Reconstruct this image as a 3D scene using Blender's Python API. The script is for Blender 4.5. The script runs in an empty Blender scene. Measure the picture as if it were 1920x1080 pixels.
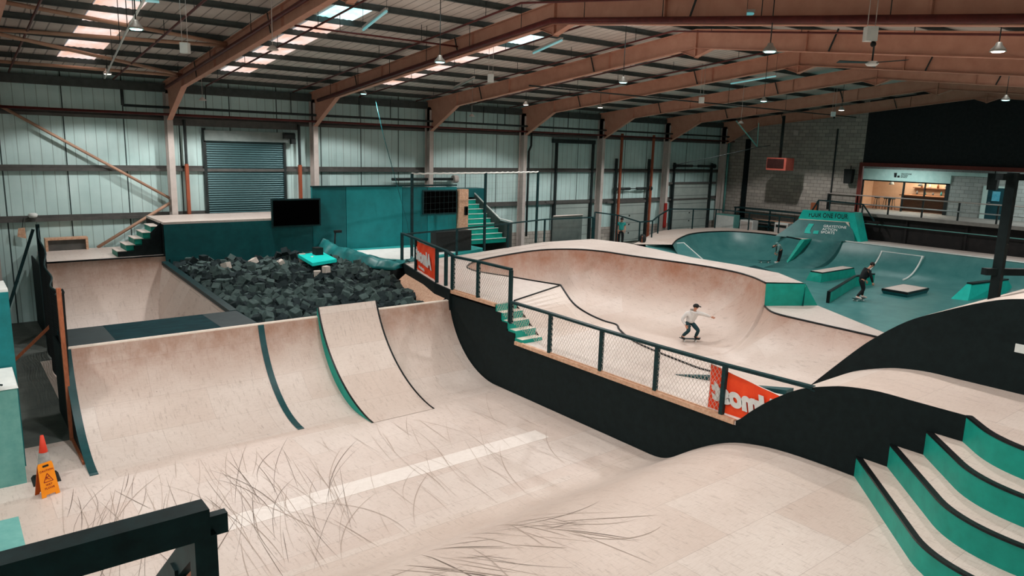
import bpy, bmesh, math, random
from mathutils import Vector, Matrix
random.seed(7)
scene = bpy.context.scene
COL = scene.collection
PI = math.pi
V = Vector

# ------------------------------------------------------------------ helpers
def lin(h):
    h = h.lstrip('#')
    out = []
    for i in (0, 2, 4):
        c = int(h[i:i+2], 16) / 255
        out.append(c/12.92 if c <= .04045 else ((c+.055)/1.055)**2.4)
    return (*out, 1)

class MB:
    """collects faces in world coordinates"""
    def __init__(s):
        s.v = []; s.f = []; s.m = []; s.sm = []
    def face(s, pts, mi=0, smooth=False):
        b = len(s.v); s.v += [V(p) for p in pts]
        s.f.append(tuple(range(b, b+len(pts)))); s.m.append(mi); s.sm.append(smooth)
    def grid(s, rows, mi=0, smooth=True, flip=False, closed=False):
        b = len(s.v); n = len(rows[0])
        for r in rows: s.v += [V(p) for p in r]
        for i in range(len(rows)-1):
            for j in range(n if closed else n-1):
                j2 = (j+1) % n
                q = (b+i*n+j, b+i*n+j2, b+(i+1)*n+j2, b+(i+1)*n+j)
                s.f.append(q[::-1] if flip else q); s.m.append(mi); s.sm.append(smooth)
    def box(s, x0, x1, y0, y1, z0, z1, mi=0):
        s.hexa([(x0,y0,z0),(x1,y0,z0),(x1,y1,z0),(x0,y1,z0)], [(x0,y0,z1),(x1,y0,z1),(x1,y1,z1),(x0,y1,z1)], mi)
    def hexa(s, bot, top, mi=0):
        b = len(s.v); s.v += [V(p) for p in bot] + [V(p) for p in top]
        n = len(bot)
        s.f.append(tuple(b+i for i in range(n))[::-1]); s.m.append(mi); s.sm.append(False)
        s.f.append(tuple(b+n+i for i in range(n))); s.m.append(mi); s.sm.append(False)
        for i in range(n):
            j = (i+1) % n
            s.f.append((b+i, b+j, b+n+j, b+n+i)); s.m.append(mi); s.sm.append(False)
    def prism(s, poly, z0, z1, mi=0, mtop=None):
        """vertical prism over a counter-clockwise plan polygon"""
        b = len(s.v); n = len(poly)
        s.v += [V((p[0], p[1], z0)) for p in poly] + [V((p[0], p[1], z1)) for p in poly]
        s.f.append(tuple(b+i for i in range(n))[::-1]); s.m.append(mi); s.sm.append(False)
        s.f.append(tuple(b+n+i for i in range(n))); s.m.append(mi if mtop is None else mtop); s.sm.append(False)
        for i in range(n):
            j = (i+1) % n
            s.f.append((b+i, b+j, b+n+j, b+n+i)); s.m.append(mi); s.sm.append(False)
    def xprism(s, poly, x0, x1, mi=0):
        """polygon in (y, z) pushed along x"""
        s.hexa([(x0, p[0], p[1]) for p in poly], [(x1, p[0], p[1]) for p in poly], mi)
    def yprism(s, poly, y0, y1, mi=0):
        s.hexa([(p[0], y0, p[1]) for p in poly], [(p[0], y1, p[1]) for p in poly], mi)
    def beam(s, a, b, w, h, up=(0,0,1), mi=0):
        a, b = V(a), V(b); d = (b-a).normalized(); up = V(up)
        if abs(d.dot(up)) > .98: up = V((0,1,0))
        r = d.cross(up).normalized(); u = r.cross(d).normalized()
        o = [(-w/2,-h/2),(w/2,-h/2),(w/2,h/2),(-w/2,h/2)]
        s.hexa([a+r*x+u*y for x,y in o], [b+r*x+u*y for x,y in o], mi)
    def tube(s, pts, r, n=8, mi=0, cap=True, smooth=True):
        pts = [V(p) for p in pts]; rows = []
        rs = r if isinstance(r, (list, tuple)) else [r]*len(pts)
        for i, p in enumerate(pts):
            d = (pts[min(i+1, len(pts)-1)] - pts[max(i-1, 0)]).normalized()
            up = V((0,0,1)) if abs(d.z) < .95 else V((0,1,0))
            a = d.cross(up).normalized(); c = a.cross(d)
            rows.append([p + (a*math.cos(2*PI*k/n) + c*math.sin(2*PI*k/n))*rs[i] for k in range(n)])
        s.grid(rows, mi, smooth, closed=True)
        if cap:
            s.face(rows[0], mi); s.face(rows[-1][::-1], mi)
    def lathe(s, prof, c=(0,0,0), n=24, mi=0, smooth=True, axis=None):
        """prof: (radius, height) pairs"""
        c = V(c); q = axis if axis is not None else Matrix.Identity(3)
        rows = [[c + q @ V((r*math.cos(2*PI*k/n), r*math.sin(2*PI*k/n), z)) for k in range(n)] for r, z in prof]
        s.grid(rows, mi, smooth, closed=True)
    def ball(s, c, rx, ry, rz, n=12, mi=0, rot=None):
        rows = []
        for i in range(n//2+1):
            t = PI*i/(n//2)
            rows.append([V(c) + (rot or Matrix.Identity(3)) @ V((rx*math.sin(t)*math.cos(2*PI*k/n), ry*math.sin(t)*math.sin(2*PI*k/n), -rz*math.cos(t))) for k in range(n)])
        s.grid(rows, mi, True, closed=True)

def world_loc(o):
    p = V((0,0,0))
    while o is not None:
        p = p + o.location; o = o.parent
    return p

def obj(name, mb, mats, parent=None, merge=True):
    me = bpy.data.meshes.new(name)
    off = world_loc(parent) if parent else V((0,0,0))
    me.from_pydata([v - off for v in mb.v], [], mb.f)
    if not isinstance(mats, (list, tuple)): mats = [mats]
    for m in mats: me.materials.append(m)
    me.polygons.foreach_set('material_index', mb.m)
    me.polygons.foreach_set('use_smooth', mb.sm)
    bm = bmesh.new(); bm.from_mesh(me)
    if merge: bmesh.ops.remove_doubles(bm, verts=bm.verts, dist=.0004)
    bmesh.ops.recalc_face_normals(bm, faces=bm.faces)
    bm.to_mesh(me); bm.free(); me.update()
    o = bpy.data.objects.new(name, me); COL.objects.link(o)
    if parent: o.parent = parent
    return o

def thing(name, label, cat, loc=(0,0,0), group=None):
    o = bpy.data.objects.new(name, None); COL.objects.link(o)
    o.location = loc; o.empty_display_size = .2
    return tag(o, label, cat, group)

def tag(o, label, cat, group=None, kind=None):
    o['label'] = label; o['category'] = cat
    if group: o['group'] = group
    if kind: o['kind'] = kind
    return o

def solid(name, mb, mats, label, cat, group=None):
    return tag(obj(name, mb, mats), label, cat, group)

def struct(name, mb, mats, parent=None):
    o = obj(name, mb, mats, parent)
    if parent is None: o['kind'] = 'structure'
    return o

def dup(root, loc, rot=None, label=None, group=None, scale=None):
    r = root.copy(); COL.objects.link(r); r.location = loc
    if rot is not None: r.rotation_euler = rot
    if scale is not None: r.scale = scale
    if label: r['label'] = label
    if group: r['group'] = group
    for ch in list(root.children):
        c = ch.copy(); COL.objects.link(c); c.parent = r
        for g in list(ch.children):
            d = g.copy(); COL.objects.link(d); d.parent = c
    return r

def smooth_path(pts, n=6):
    """Catmull-Rom through n-dimensional points"""
    out = []
    P = [tuple(p) for p in pts]
    for i in range(len(P)-1):
        p0 = P[max(i-1,0)]; p1 = P[i]; p2 = P[i+1]; p3 = P[min(i+2,len(P)-1)]
        for k in range(n):
            t = k/n
            out.append(tuple(.5*((2*b)+(c-a)*t+(2*a-5*b+4*c-d)*t*t+(-a+3*b-3*c+d)*t**3) for a,b,c,d in zip(p0,p1,p2,p3)))
    out.append(P[-1])
    return out

def text(body, name, mat, parent, size, matrix, extrude=.002, shear=0, offset=0, align='CENTER', spacing=1, bold_scale=(1,1)):
    cu = bpy.data.curves.new(name, 'FONT'); cu.body = body; cu.size = size
    cu.align_x = align; cu.align_y = 'CENTER'; cu.extrude = extrude; cu.shear = shear; cu.offset = offset
    cu.space_character = spacing
    tmp = bpy.data.objects.new(name, cu); COL.objects.link(tmp)
    dg = bpy.context.evaluated_depsgraph_get(); dg.update()
    me = bpy.data.meshes.new_from_object(tmp.evaluated_get(dg))
    bpy.data.objects.remove(tmp)
    me.transform(Matrix.Diagonal((bold_scale[0], bold_scale[1], 1, 1)))
    me.transform(matrix)
    if parent:
        me.transform(Matrix.Translation(-world_loc(parent)))
    me.materials.clear(); me.materials.append(mat)
    o = bpy.data.objects.new(name, me); COL.objects.link(o)
    if parent: o.parent = parent
    return o

def frame_matrix(origin, xaxis, yaxis):
    x = V(xaxis).normalized(); y = V(yaxis); y = (y - x*y.dot(x)).normalized(); z = x.cross(y)
    m = Matrix.Identity(4)
    for i in range(3):
        m[i][0] = x[i]; m[i][1] = y[i]; m[i][2] = z[i]; m[i][3] = V(origin)[i]
    return m

# ------------------------------------------------------------------ materials
class NT:
    def __init__(s, name):
        s.mat = bpy.data.materials.new(name); s.mat.use_nodes = True
        s.t = s.mat.node_tree; s.b = s.t.nodes['Principled BSDF']
    def n(s, kind, **kw):
        nd = s.t.nodes.new('ShaderNode'+kind)
        for k, v in kw.items():
            if k in nd.inputs: nd.inputs[k].default_value = v
            else: setattr(nd, k, v)
        return nd
    def l(s, a, b): s.t.links.new(a, b)
    def coord(s, scale=(1,1,1), rot=(0,0,0), which='Object'):
        tc = s.n('TexCoord'); mp = s.n('Mapping')
        mp.inputs['Scale'].default_value = scale; mp.inputs['Rotation'].default_value = rot
        s.l(tc.outputs[which], mp.inputs['Vector'])
        return mp.outputs['Vector']
    def noise(s, vec, scale, detail=4, rough=.6):
        nd = s.n('TexNoise'); nd.inputs['Scale'].default_value = scale; nd.inputs['Detail'].default_value = detail
        nd.inputs['Roughness'].default_value = rough
        s.l(vec, nd.inputs['Vector']); return nd.outputs['Fac']
    def ramp(s, fac, stops):
        r = s.n('ValToRGB'); e = r.color_ramp.elements
        while len(e) < len(stops): e.new(.5)
        for el, (p, c) in zip(e, stops): el.position = p; el.color = c
        s.l(fac, r.inputs['Fac']); return r.outputs['Color']
    def mix(s, fac, a, b, mode='MIX'):
        m = s.n('Mix', data_type='RGBA', blend_type=mode)
        for idx, v in ((0, fac), (6, a), (7, b)):
            if hasattr(v, 'is_linked') or hasattr(v, 'links'): s.l(v, m.inputs[idx])
            else: m.inputs[idx].default_value = v
        return m.outputs[2]
    def math(s, op, a, b=0.0):
        m = s.n('Math', operation=op)
        for i, v in enumerate((a, b)):
            if hasattr(v, 'links'): s.l(v, m.inputs[i])
            else: m.inputs[i].default_value = v
        return m.outputs[0]
    def bump(s, h, strength=.2, dist=.02):
        b = s.n('Bump'); b.inputs['Strength'].default_value = strength; b.inputs['Distance'].default_value = dist
        s.l(h, b.inputs['Height']); s.l(b.outputs['Normal'], s.b.inputs['Normal'])
    def done(s, color=None, rough=.6, metal=0, spec=.4):
        if color is not None:
            if hasattr(color, 'links'): s.l(color, s.b.inputs['Base Color'])
            else: s.b.inputs['Base Color'].default_value = color
        s.b.inputs['Roughness'].default_value = rough; s.b.inputs['Metallic'].default_value = metal
        s.b.inputs['Specular IOR Level'].default_value = spec
        return s.mat

def mottled(name, c1, c2, scale=6, rough=.6, detail=5, metal=0, spec=.3, bump=0, stretch=(1,1,1)):
    t = NT(name); v = t.coord(stretch)
    f = t.noise(v, scale, detail)
    col = t.ramp(f, [(.3, lin(c1)), (.72, lin(c2))])
    if bump: t.bump(f, bump, .02)
    return t.done(col, rough, metal, spec)

def plywood(name, base1, base2, sheet=(2.44, 1.22), yz=False, grime=None, rot=0.0, seam=.35):
    """pale birch ply: sheets of slightly different tone, fine grain, scuffs, screw dots"""
    t = NT(name)
    tc = t.n('TexCoord'); sx = t.n('SeparateXYZ'); t.l(tc.outputs['Object'], sx.inputs[0])
    cx = t.n('CombineXYZ')
    yy = t.math('ADD', sx.outputs['Y'], t.math('MULTIPLY', sx.outputs['Z'], .8))
    t.l(sx.outputs['X'], cx.inputs['X']); t.l(yy, cx.inputs['Y'])
    mp = t.n('Mapping'); t.l(cx.outputs[0], mp.inputs['Vector']); mp.inputs['Rotation'].default_value = (0,0,rot)
    vec = mp.outputs['Vector']
    br = t.n('TexBrick'); br.inputs['Scale'].default_value = 1
    br.inputs['Brick Width'].default_value = sheet[0]; br.inputs['Row Height'].default_value = sheet[1]
    br.inputs['Mortar Size'].default_value = .004; br.inputs['Mortar Smooth'].default_value = .2
    br.inputs['Color1'].default_value = (0,0,0,1); br.inputs['Color2'].default_value = (1,1,1,1); br.inputs['Mortar'].default_value = (.5,.5,.5,1)
    t.l(vec, br.inputs['Vector'])
    sheetcol = t.ramp(br.outputs['Color'], [(0, lin(base1)), (1, lin(base2))])
    # broad tone and fine grain
    n1 = t.noise(tc.outputs['Object'], .7, 5, .65)
    col = t.mix(t.math('MULTIPLY', n1, .5), sheetcol, lin('#a58d7f'))
    g = t.n('Mapping'); g.inputs['Scale'].default_value = (3, 34, 34); t.l(tc.outputs['Object'], g.inputs['Vector'])
    n2 = t.noise(g.outputs['Vector'], 2.2, 6, .7)
    col = t.mix(t.math('MULTIPLY', t.ramp(n2, [(.5, (0,0,0,1)), (.75, (1,1,1,1))]), .38), col, lin('#8f7460'))
    # scuffs
    h = t.n('Mapping'); h.inputs['Scale'].default_value = (9, 1.6, 1.6); h.inputs['Rotation'].default_value = (0,0,.25); t.l(tc.outputs['Object'], h.inputs['Vector'])
    n3 = t.noise(h.outputs['Vector'], 2.0, 8, .75)
    col = t.mix(t.math('MULTIPLY', t.ramp(n3, [(.54, (0,0,0,1)), (.72, (1,1,1,1))]), .5), col, lin('#6f5a4c'))
    # seams
    col = t.mix(t.math('MULTIPLY', br.outputs['Fac'], seam), col, lin('#5c4638'))
    # screw dots
    vo = t.n('TexVoronoi'); vo.inputs['Scale'].default_value = 1.7; t.l(vec, vo.inputs['Vector'])
    dot = t.math('LESS_THAN', vo.outputs['Distance'], .022)
    col = t.mix(t.math('MULTIPLY', dot, .7), col, lin('#3b2f28'))
    if grime:      # wheel grime: starts z0, full at z1, broken up by noise
        z0, z1, gc, amt = grime
        mr = t.n('MapRange'); mr.inputs['From Min'].default_value = z0; mr.inputs['From Max'].default_value = z1
        t.l(sx.outputs['Z'], mr.inputs['Value'])
        n4 = t.noise(tc.outputs['Object'], 1.1, 6, .7)
        k = t.math('MULTIPLY', mr.outputs[0], t.ramp(n4, [(.25, (.25,.25,.25,1)), (.7, (1,1,1,1))]))
        col = t.mix(t.math('MULTIPLY', k, amt), col, lin(gc))
        n5 = t.noise(h.outputs['Vector'], 5.5, 6, .8)
        k2 = t.math('MULTIPLY', mr.outputs[0], t.ramp(n5, [(.55, (0,0,0,1)), (.7, (1,1,1,1))]))
        col = t.mix(t.math('MULTIPLY', k2, .55), col, lin('#5a4032'))
    t.bump(n2, .06, .01)
    return t.done(col, .42, 0, .45)

PLY = plywood('birch_plywood', '#d3c4b9', '#ded4cb')
PLY_FLAT = plywood('birch_plywood_flat', '#d6c7bd', '#dfd5cd')
PLY_QP = plywood('birch_plywood_ramp', '#d5c7bd', '#ddd3cb', grime=(.7, 1.9, '#966a52', .95))
PLY_QP2 = plywood('birch_plywood_far_ramp', '#d5c7bd', '#ddd3cb', grime=(1.0, 2.5, '#916852', .95))
PLY_BOWL = plywood('birch_plywood_bowl', '#d5c7bd', '#ddd3cb', grime=(.55, 2.0, '#a4694a', .85), rot=.5, seam=.12)
PLY_DECK = plywood('pale_deck_plywood', '#d5cbc4', '#e0d8d1')
PLY_EDGE = mottled('plywood_edge', '#b98a6c', '#dcb89c', 14)
TIMBER = mottled('raw_timber', '#8f4f33', '#b56e4c', 8, stretch=(6,6,1))
BLACK = mottled('black_painted_ply', '#0c1617', '#142021', 7, .7, spec=.15, bump=.05)
BLACKRAIL = mottled('black_painted_timber', '#0c2426', '#163a3d', 9, .5, spec=.2)
COPING = mottled('dark_steel_coping', '#15191a', '#2a2f30', 20, .35, metal=.6)
TEAL = mottled('teal_painted_ply', '#078a7a', '#0f9f8e', 3, .5)
TEAL_DK = mottled('dark_teal_painted_ply', '#0b5054', '#136266', 3, .5)
TEAL_GREY = mottled('grey_teal_paint', '#5d9d97', '#74b0a8', 5, .55)
TEAL_BAND = mottled('teal_band_paint', '#0c3a3e', '#15494c', 6, .4)
DECK_DK = mottled('dark_teal_deck', '#07282e', '#0d3a40', 2.2, .75, spec=.08, stretch=(1,3,1))
CONC = mottled('teal_concrete', '#2f6c6c', '#487f7d', 1.6, .4, detail=8, spec=.5)
CONC_GREY = mottled('grey_concrete', '#4d5451', '#6b716c', 1.3, .7, detail=8)
STEEL_BROWN = mottled('red_oxide_steel', '#bd8873', '#cc9983', 2.5, .55, detail=6)
STEEL_PALE = mottled('pale_fitting_lit_column', '#b3aaa4', '#c6beb8', 3, .55)  # pale fittings; on columns the light falling on them is put into the colour
PURLIN = mottled('galvanised_dark_purlin', '#3a4140', '#4b5250', 4, .5)
RAIL_DK = mottled('sheeting_rail_paint', '#4b4c4a', '#5d5c59', 4, .6)
PIPE_RED = mottled('dark_red_pipe', '#4c1a18', '#632723', 5, .45)
PIPE_BLK = mottled('black_pipe', '#1d2425', '#2b3434', 5, .45)
BRACE = mottled('brown_brace_tube', '#a8836d', '#bd9982', 3, .5)
WHITE = mottled('white_paint', '#cfd5d2', '#e2e6e2', 4, .5)
WHITE_EDGE = mottled('cream_plywood_edge', '#d8c9ba', '#e8ddd0', 9, .5)
RED = mottled('red_heater_paint', '#93453a', '#a35246', 5, .5)
FOAM = mottled('charcoal_foam', '#242e30', '#344042', 10, .95, spec=.08)
FOAM2 = mottled('grey_foam', '#40504f', '#566866', 10, .95, spec=.08)
FOAM_PALE = mottled('pale_foam', '#c3b9b0', '#ddd5cb', 10, .9)
SCREEN = mottled('black_screen', '#010101', '#020202', 4, .8, spec=.02)
CYAN_MAT = mottled('bright_cyan_vinyl', '#12d9cf', '#20e6da', 3, .45)
ORANGE = mottled('orange_banner_cloth', '#f0411c', '#fb5527', 4, .6)
SIGN_ORANGE = mottled('orange_plastic', '#f08a10', '#fb9a1c', 4, .4)
CONE_RED = mottled('red_cone_plastic', '#c9331f', '#d8452c', 4, .45)
CONE_GREY = mottled('worn_reflective_sleeve', '#8e8f8d', '#b5b4b0', 9, .5)
RUBBER = mottled('black_rubber', '#131717', '#1d2322', 8, .7)
RED_INK = mottled('dark_red_ink', '#8a1f12', '#9a2a18', 4, .5)
GLASSY = mottled('teal_vinyl', '#1f8a88', '#2fa3a0', 2.5, .35, spec=.6)

def emis(name, c, s, tex=None):
    t = NT(name); col = lin(c)
    t.b.inputs['Base Color'].default_value = (.5,.5,.5,1)
    if tex:
        v = t.coord((1,1,1)); f = t.noise(v, tex, 4); col = t.ramp(f, [(.3, lin(c)), (.75, lin('#ffffff'))])
        t.l(col, t.b.inputs['Emission Color'])
    else: t.b.inputs['Emission Color'].default_value = col
    t.b.inputs['Emission Strength'].default_value = s
    return t.mat
# ------------------------------------------------------------------ the building
BAY = 5.994
FX = [1.54 + BAY*n for n in range(-1, 8)]      # frame lines along the building; index 1 is the first one past the left edge
YW = 31.8                                       # long wall
RY = 15.4                                       # ridge line
def roofz(y): return 10.95 - .107*abs(y-RY)

def clad_mat():
    t = NT('white_wall_cladding')
    tc = t.n('TexCoord'); sx = t.n('SeparateXYZ'); t.l(tc.outputs['Object'], sx.inputs[0])
    def line(period, half):
        a = t.math('FRACT', t.math('DIVIDE', sx.outputs['X'], period))
        return t.math('LESS_THAN', a, half/period)
    f = t.noise(tc.outputs['Object'], .8, 5)
    col = t.ramp(f, [(.3, lin('#b2d1cf')), (.7, lin('#c8e2e0'))])
    col = t.mix(t.math('MULTIPLY', line(.36, .022), .55), col, lin('#4f6663'))
    col = t.mix(line(2.0, .045), col, lin('#2c3f3f'))
    st = t.n('Mapping'); st.inputs['Scale'].default_value = (5, 5, .35); t.l(tc.outputs['Object'], st.inputs['Vector'])
    s = t.noise(st.outputs['Vector'], 1.4, 5)
    col = t.mix(t.math('MULTIPLY', t.ramp(s, [(.55,(0,0,0,1)),(.8,(1,1,1,1))]), .3), col, lin('#7c8b84'))
    return t.done(col, .55, 0, .3)
CLAD = clad_mat()

def block_mat(name, c1, c2, mortar):
    t = NT(name)
    tc = t.n('TexCoord'); sx = t.n('SeparateXYZ'); t.l(tc.outputs['Object'], sx.inputs[0])
    cx = t.n('CombineXYZ'); t.l(t.math('ADD', sx.outputs['Y'], sx.outputs['X']), cx.inputs['X']); t.l(sx.outputs['Z'], cx.inputs['Y'])
    br = t.n('TexBrick'); br.inputs['Scale'].default_value = 1
    br.inputs['Brick Width'].default_value = .45; br.inputs['Row Height'].default_value = .225; br.inputs['Mortar Size'].default_value = .012
    br.inputs['Color1'].default_value = lin(c1); br.inputs['Color2'].default_value = lin(c2); br.inputs['Mortar'].default_value = lin(mortar)
    t.l(cx.outputs[0], br.inputs['Vector'])
    f = t.noise(tc.outputs['Object'], 1.6, 6)
    col = t.mix(t.math('MULTIPLY', f, .5), br.outputs['Color'], lin(mortar))
    t.bump(br.outputs['Fac'], .3, .01)
    return t.done(col, .8, 0, .2)
BLOCK = block_mat('grey_blockwork', '#a8a29a', '#c2bab0', '#736e69')
BLOCK_LT = block_mat('light_blockwork', '#a3aaa8', '#b6bbb8', '#80857f')
BLOCK_DK = mottled('near_black_block', '#1f2123', '#2a2c2e', 6, .8)  # one near-black tone for the upper end wall and mezzanine ceiling
UNDER = mottled('dark_undercroft_boarding', '#1d1c1d', '#2a2827', 3, .8)

def sheet_mat():
    t = NT('roof_sheeting')
    tc = t.n('TexCoord'); sx = t.n('SeparateXYZ'); t.l(tc.outputs['Object'], sx.inputs[0])
    a = t.math('FRACT', t.math('DIVIDE', sx.outputs['X'], .333))
    f = t.noise(tc.outputs['Object'], .9, 6)
    col = t.ramp(f, [(.3, lin('#bdb3ab')), (.7, lin('#d1c8c0'))])
    col = t.mix(t.math('MULTIPLY', t.math('LESS_THAN', a, .12), .6), col, lin('#4a4643'))
    return t.done(col, .7, 0, .2)
SHEET = sheet_mat()

# floor slab
b = MB(); b.box(-6.2, 52, -1.8, 32, -.2, -.02); struct('floor', b, CONC_GREY)

# ceiling: sheeting with openings for the rooflights, purlins as its parts
b = MB()
SKX0, SKX1, SKY0, SKY1 = 2.15, 3.25, 18.73, 29.41
def slope_strip(x0, x1, y0, y1):
    for (ya, yb) in ((y0, y1),):
        za, zb = roofz(ya), roofz(yb)
        b.hexa([(x0,ya,za),(x1,ya,za),(x1,yb,zb),(x0,yb,zb)], [(x0,ya,za+.06),(x1,ya,za+.06),(x1,yb,zb+.06),(x0,yb,zb+.06)])
slope_strip(-6.2, 50, -1.7, RY)
slope_strip(-6.2, 50, RY, SKY0); slope_strip(-6.2, 50, SKY1, YW+.1)
SKO = [2.15, 1.45, 1.9, 1.9, 1.9, 1.9]
xs = [-6.2]
for fx, so_ in zip(FX[1:7], SKO): xs += [fx+so_, fx+so_+1.1]
xs.append(50)
for i in range(0, len(xs), 2): slope_strip(xs[i], xs[i+1], SKY0, SKY1)
ceiling = struct('ceiling', b, SHEET)
PY = [15.7] + [16.95+1.78*i for i in range(9)]
PYALL = PY + [2*RY-y for y in PY]
for y in PYALL:
    m = MB(); z = roofz(y) - .005
    s = 1 if y > RY else -1
    # zed section
    m.box(-6, 44.4, y-.015, y+.015, z-.17, z)
    m.box(-6, 44.4, y, y+.06, z-.02, z); m.box(-6, 44.4, y-.06, y, z-.17, z-.15)
    m.box(-6, 44.4, y+.045, y+.06, z-.05, z-.02)
    obj('purlin', m, PURLIN, ceiling)

# rooflights, one strip per bay
SKY_WARM = emis('warm_rooflight', '#f2b294', .95, 1.2)
SKY_COOL = emis('cool_rooflight', '#63e6ec', 1.6, 1.2)
ordw = ['first', 'second', 'third', 'fourth', 'fifth', 'sixth']
for i, fx in enumerate(FX[1:7]):
    t = thing('rooflight_strip', f'{ordw[i]} strip of glowing rooflight panels counted from the left', 'skylight', (fx+2.7, 23.6, roofz(23.6)), 'rooflight strips')
    ys = [18.73+1.78*k for k in range(7)]
    for k in range(6):
        ya, yb = ys[k]+.11, ys[k+1]-.06
        m = MB(); x0, x1 = fx+SKO[i], fx+SKO[i]+1.1
        n = 12; rows = []
        for yy in (ya-.02, yb+.02):
            rows.append([(x0+(x1-x0)*j/n, yy, roofz(yy)-.03+(.015 if j % 2 else 0)) for j in range(n+1)])
        m.grid(rows, smooth=False)
        obj('panel', m, SKY_COOL if k == 0 else SKY_WARM, t)

# long wall with sheeting rails
b = MB(); b.box(-6.2, 44.6, YW, YW+.12, -.1, roofz(YW)+.05)
wall = struct('wall_back', b, CLAD)
for z in (7.63, 5.65, 3.81):
    m = MB()
    m.box(-6, 44.4, YW-.16, YW-.005, z-.015, z+.015); m.box(-6, 44.4, YW-.17, YW-.15, z-.10, z+.015); m.box(-6, 44.4, YW-.03, YW-.005, z-.015, z+.12)
    obj('sheeting_rail', m, RAIL_DK, wall)
m = MB(); m.box(-6, 44.4, YW-.28, YW-.01, 8.62, 8.94); obj('eaves_beam', m, PURLIN, wall)
m = MB(); m.box(12.6, 44.4, YW-.03, YW-.004, 0, 2.2); obj('block_plinth', m, BLOCK, wall)

# end wall: bare blockwork by the corner, black above the mezzanine opening, dark boarding beneath it
b = MB()
b.box(44.5, 44.7, 22.0, 31.85, -.1, 9.3, 0)
for (ya, yb) in ((22.0, 31.85), (RY, 22.0), (-1.7, RY)):
    za, zb = roofz(ya)+.02, roofz(yb)+.02
    lo = 9.3 if ya >= 22 else 6.55
    mi = 0 if ya >= 22 else 1
    b.hexa([(44.5,ya,lo),(44.7,ya,lo),(44.7,yb,lo),(44.5,yb,lo)], [(44.5,ya,max(za,lo)),(44.7,ya,max(za,lo)),(44.7,yb,max(zb,lo)),(44.5,yb,max(zb,lo))], mi)
b.box(44.6, 44.75, -1.7, 22.0, -.1, 3.4, 2)
for y in (3, 6.2, 9.4, 12.6, 15.8, 19): b.box(44.5, 44.6, y-.05, y+.05, 0, 3.4, 2)
struct('wall_right', b, [BLOCK, BLOCK_DK, UNDER])
# mezzanine recess behind the opening
b = MB()
b.box(44.3, 48.4, -1.7, 24.3, 3.4, 3.6, 0)
struct('floor_mezzanine', b, [mottled('mezzanine_concrete', '#7d7a75', '#908c86', 3, .7)])
b = MB()
b.box(48.0, 48.2, -1.7, 15.2, 3.6, 6.6, 0); b.box(48.0, 48.2, 16.4, 18.35, 3.6, 6.6, 0)
b.box(48.0, 48.2, 15.2, 16.4, 5.5, 6.6, 0); b.box(48.0, 48.2, 18.35, 23.65, 5.55, 6.6, 0); b.box(48.0, 48.2, 23.65, 24.3, 3.6, 6.6, 0)
b.box(48.0, 48.2, 18.35, 23.65, 3.6, 3.62, 0)
b.box(44.7, 48.0, 24.1, 24.3, 3.6, 6.6, 0)
struct('wall_mezzanine', b, BLOCK_LT)
b = MB(); b.box(44.7, 52, -1.7, 24.3, 6.6, 6.75); struct('ceiling_mezzanine', b, BLOCK_DK)
b = MB(); b.box(44.35, 44.5, -1.7, 22.05, 6.38, 6.6); b.box(44.36, 44.52, 21.9, 22.12, 3.4, 6.6); struct('trim_1', b, mottled('opening_steel_red', '#6b2a24', '#7d352c', 3, .5))
# cafe behind the glass
b = MB()
b.box(51.6, 51.75, 17, 25, 3.6, 6.6, 0); b.box(48.2, 51.6, 24.6, 24.75, 3.6, 6.6, 0); b.box(48.2, 51.6, 17.2, 17.3, 3.6, 6.6, 0); b.box(48.2, 51.7, 17.2, 24.7, 3.5, 3.6, 1)
struct('wall_cafe', b, [mottled('cafe_warm_wall', '#c9a488', '#d8b79c', 2, .6), mottled('cafe_floor', '#5c4033', '#6e4d3e', 3, .5)])
# walls behind and beside the camera
b = MB(); b.box(-6.35, -6.2, -1.8, 32, -.1, 11); struct('wall_left', b, CLAD)
b = MB(); b.box(-6.2, 52, -1.85, -1.7, -.1, 11); struct('wall_front', b, CLAD)

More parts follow.
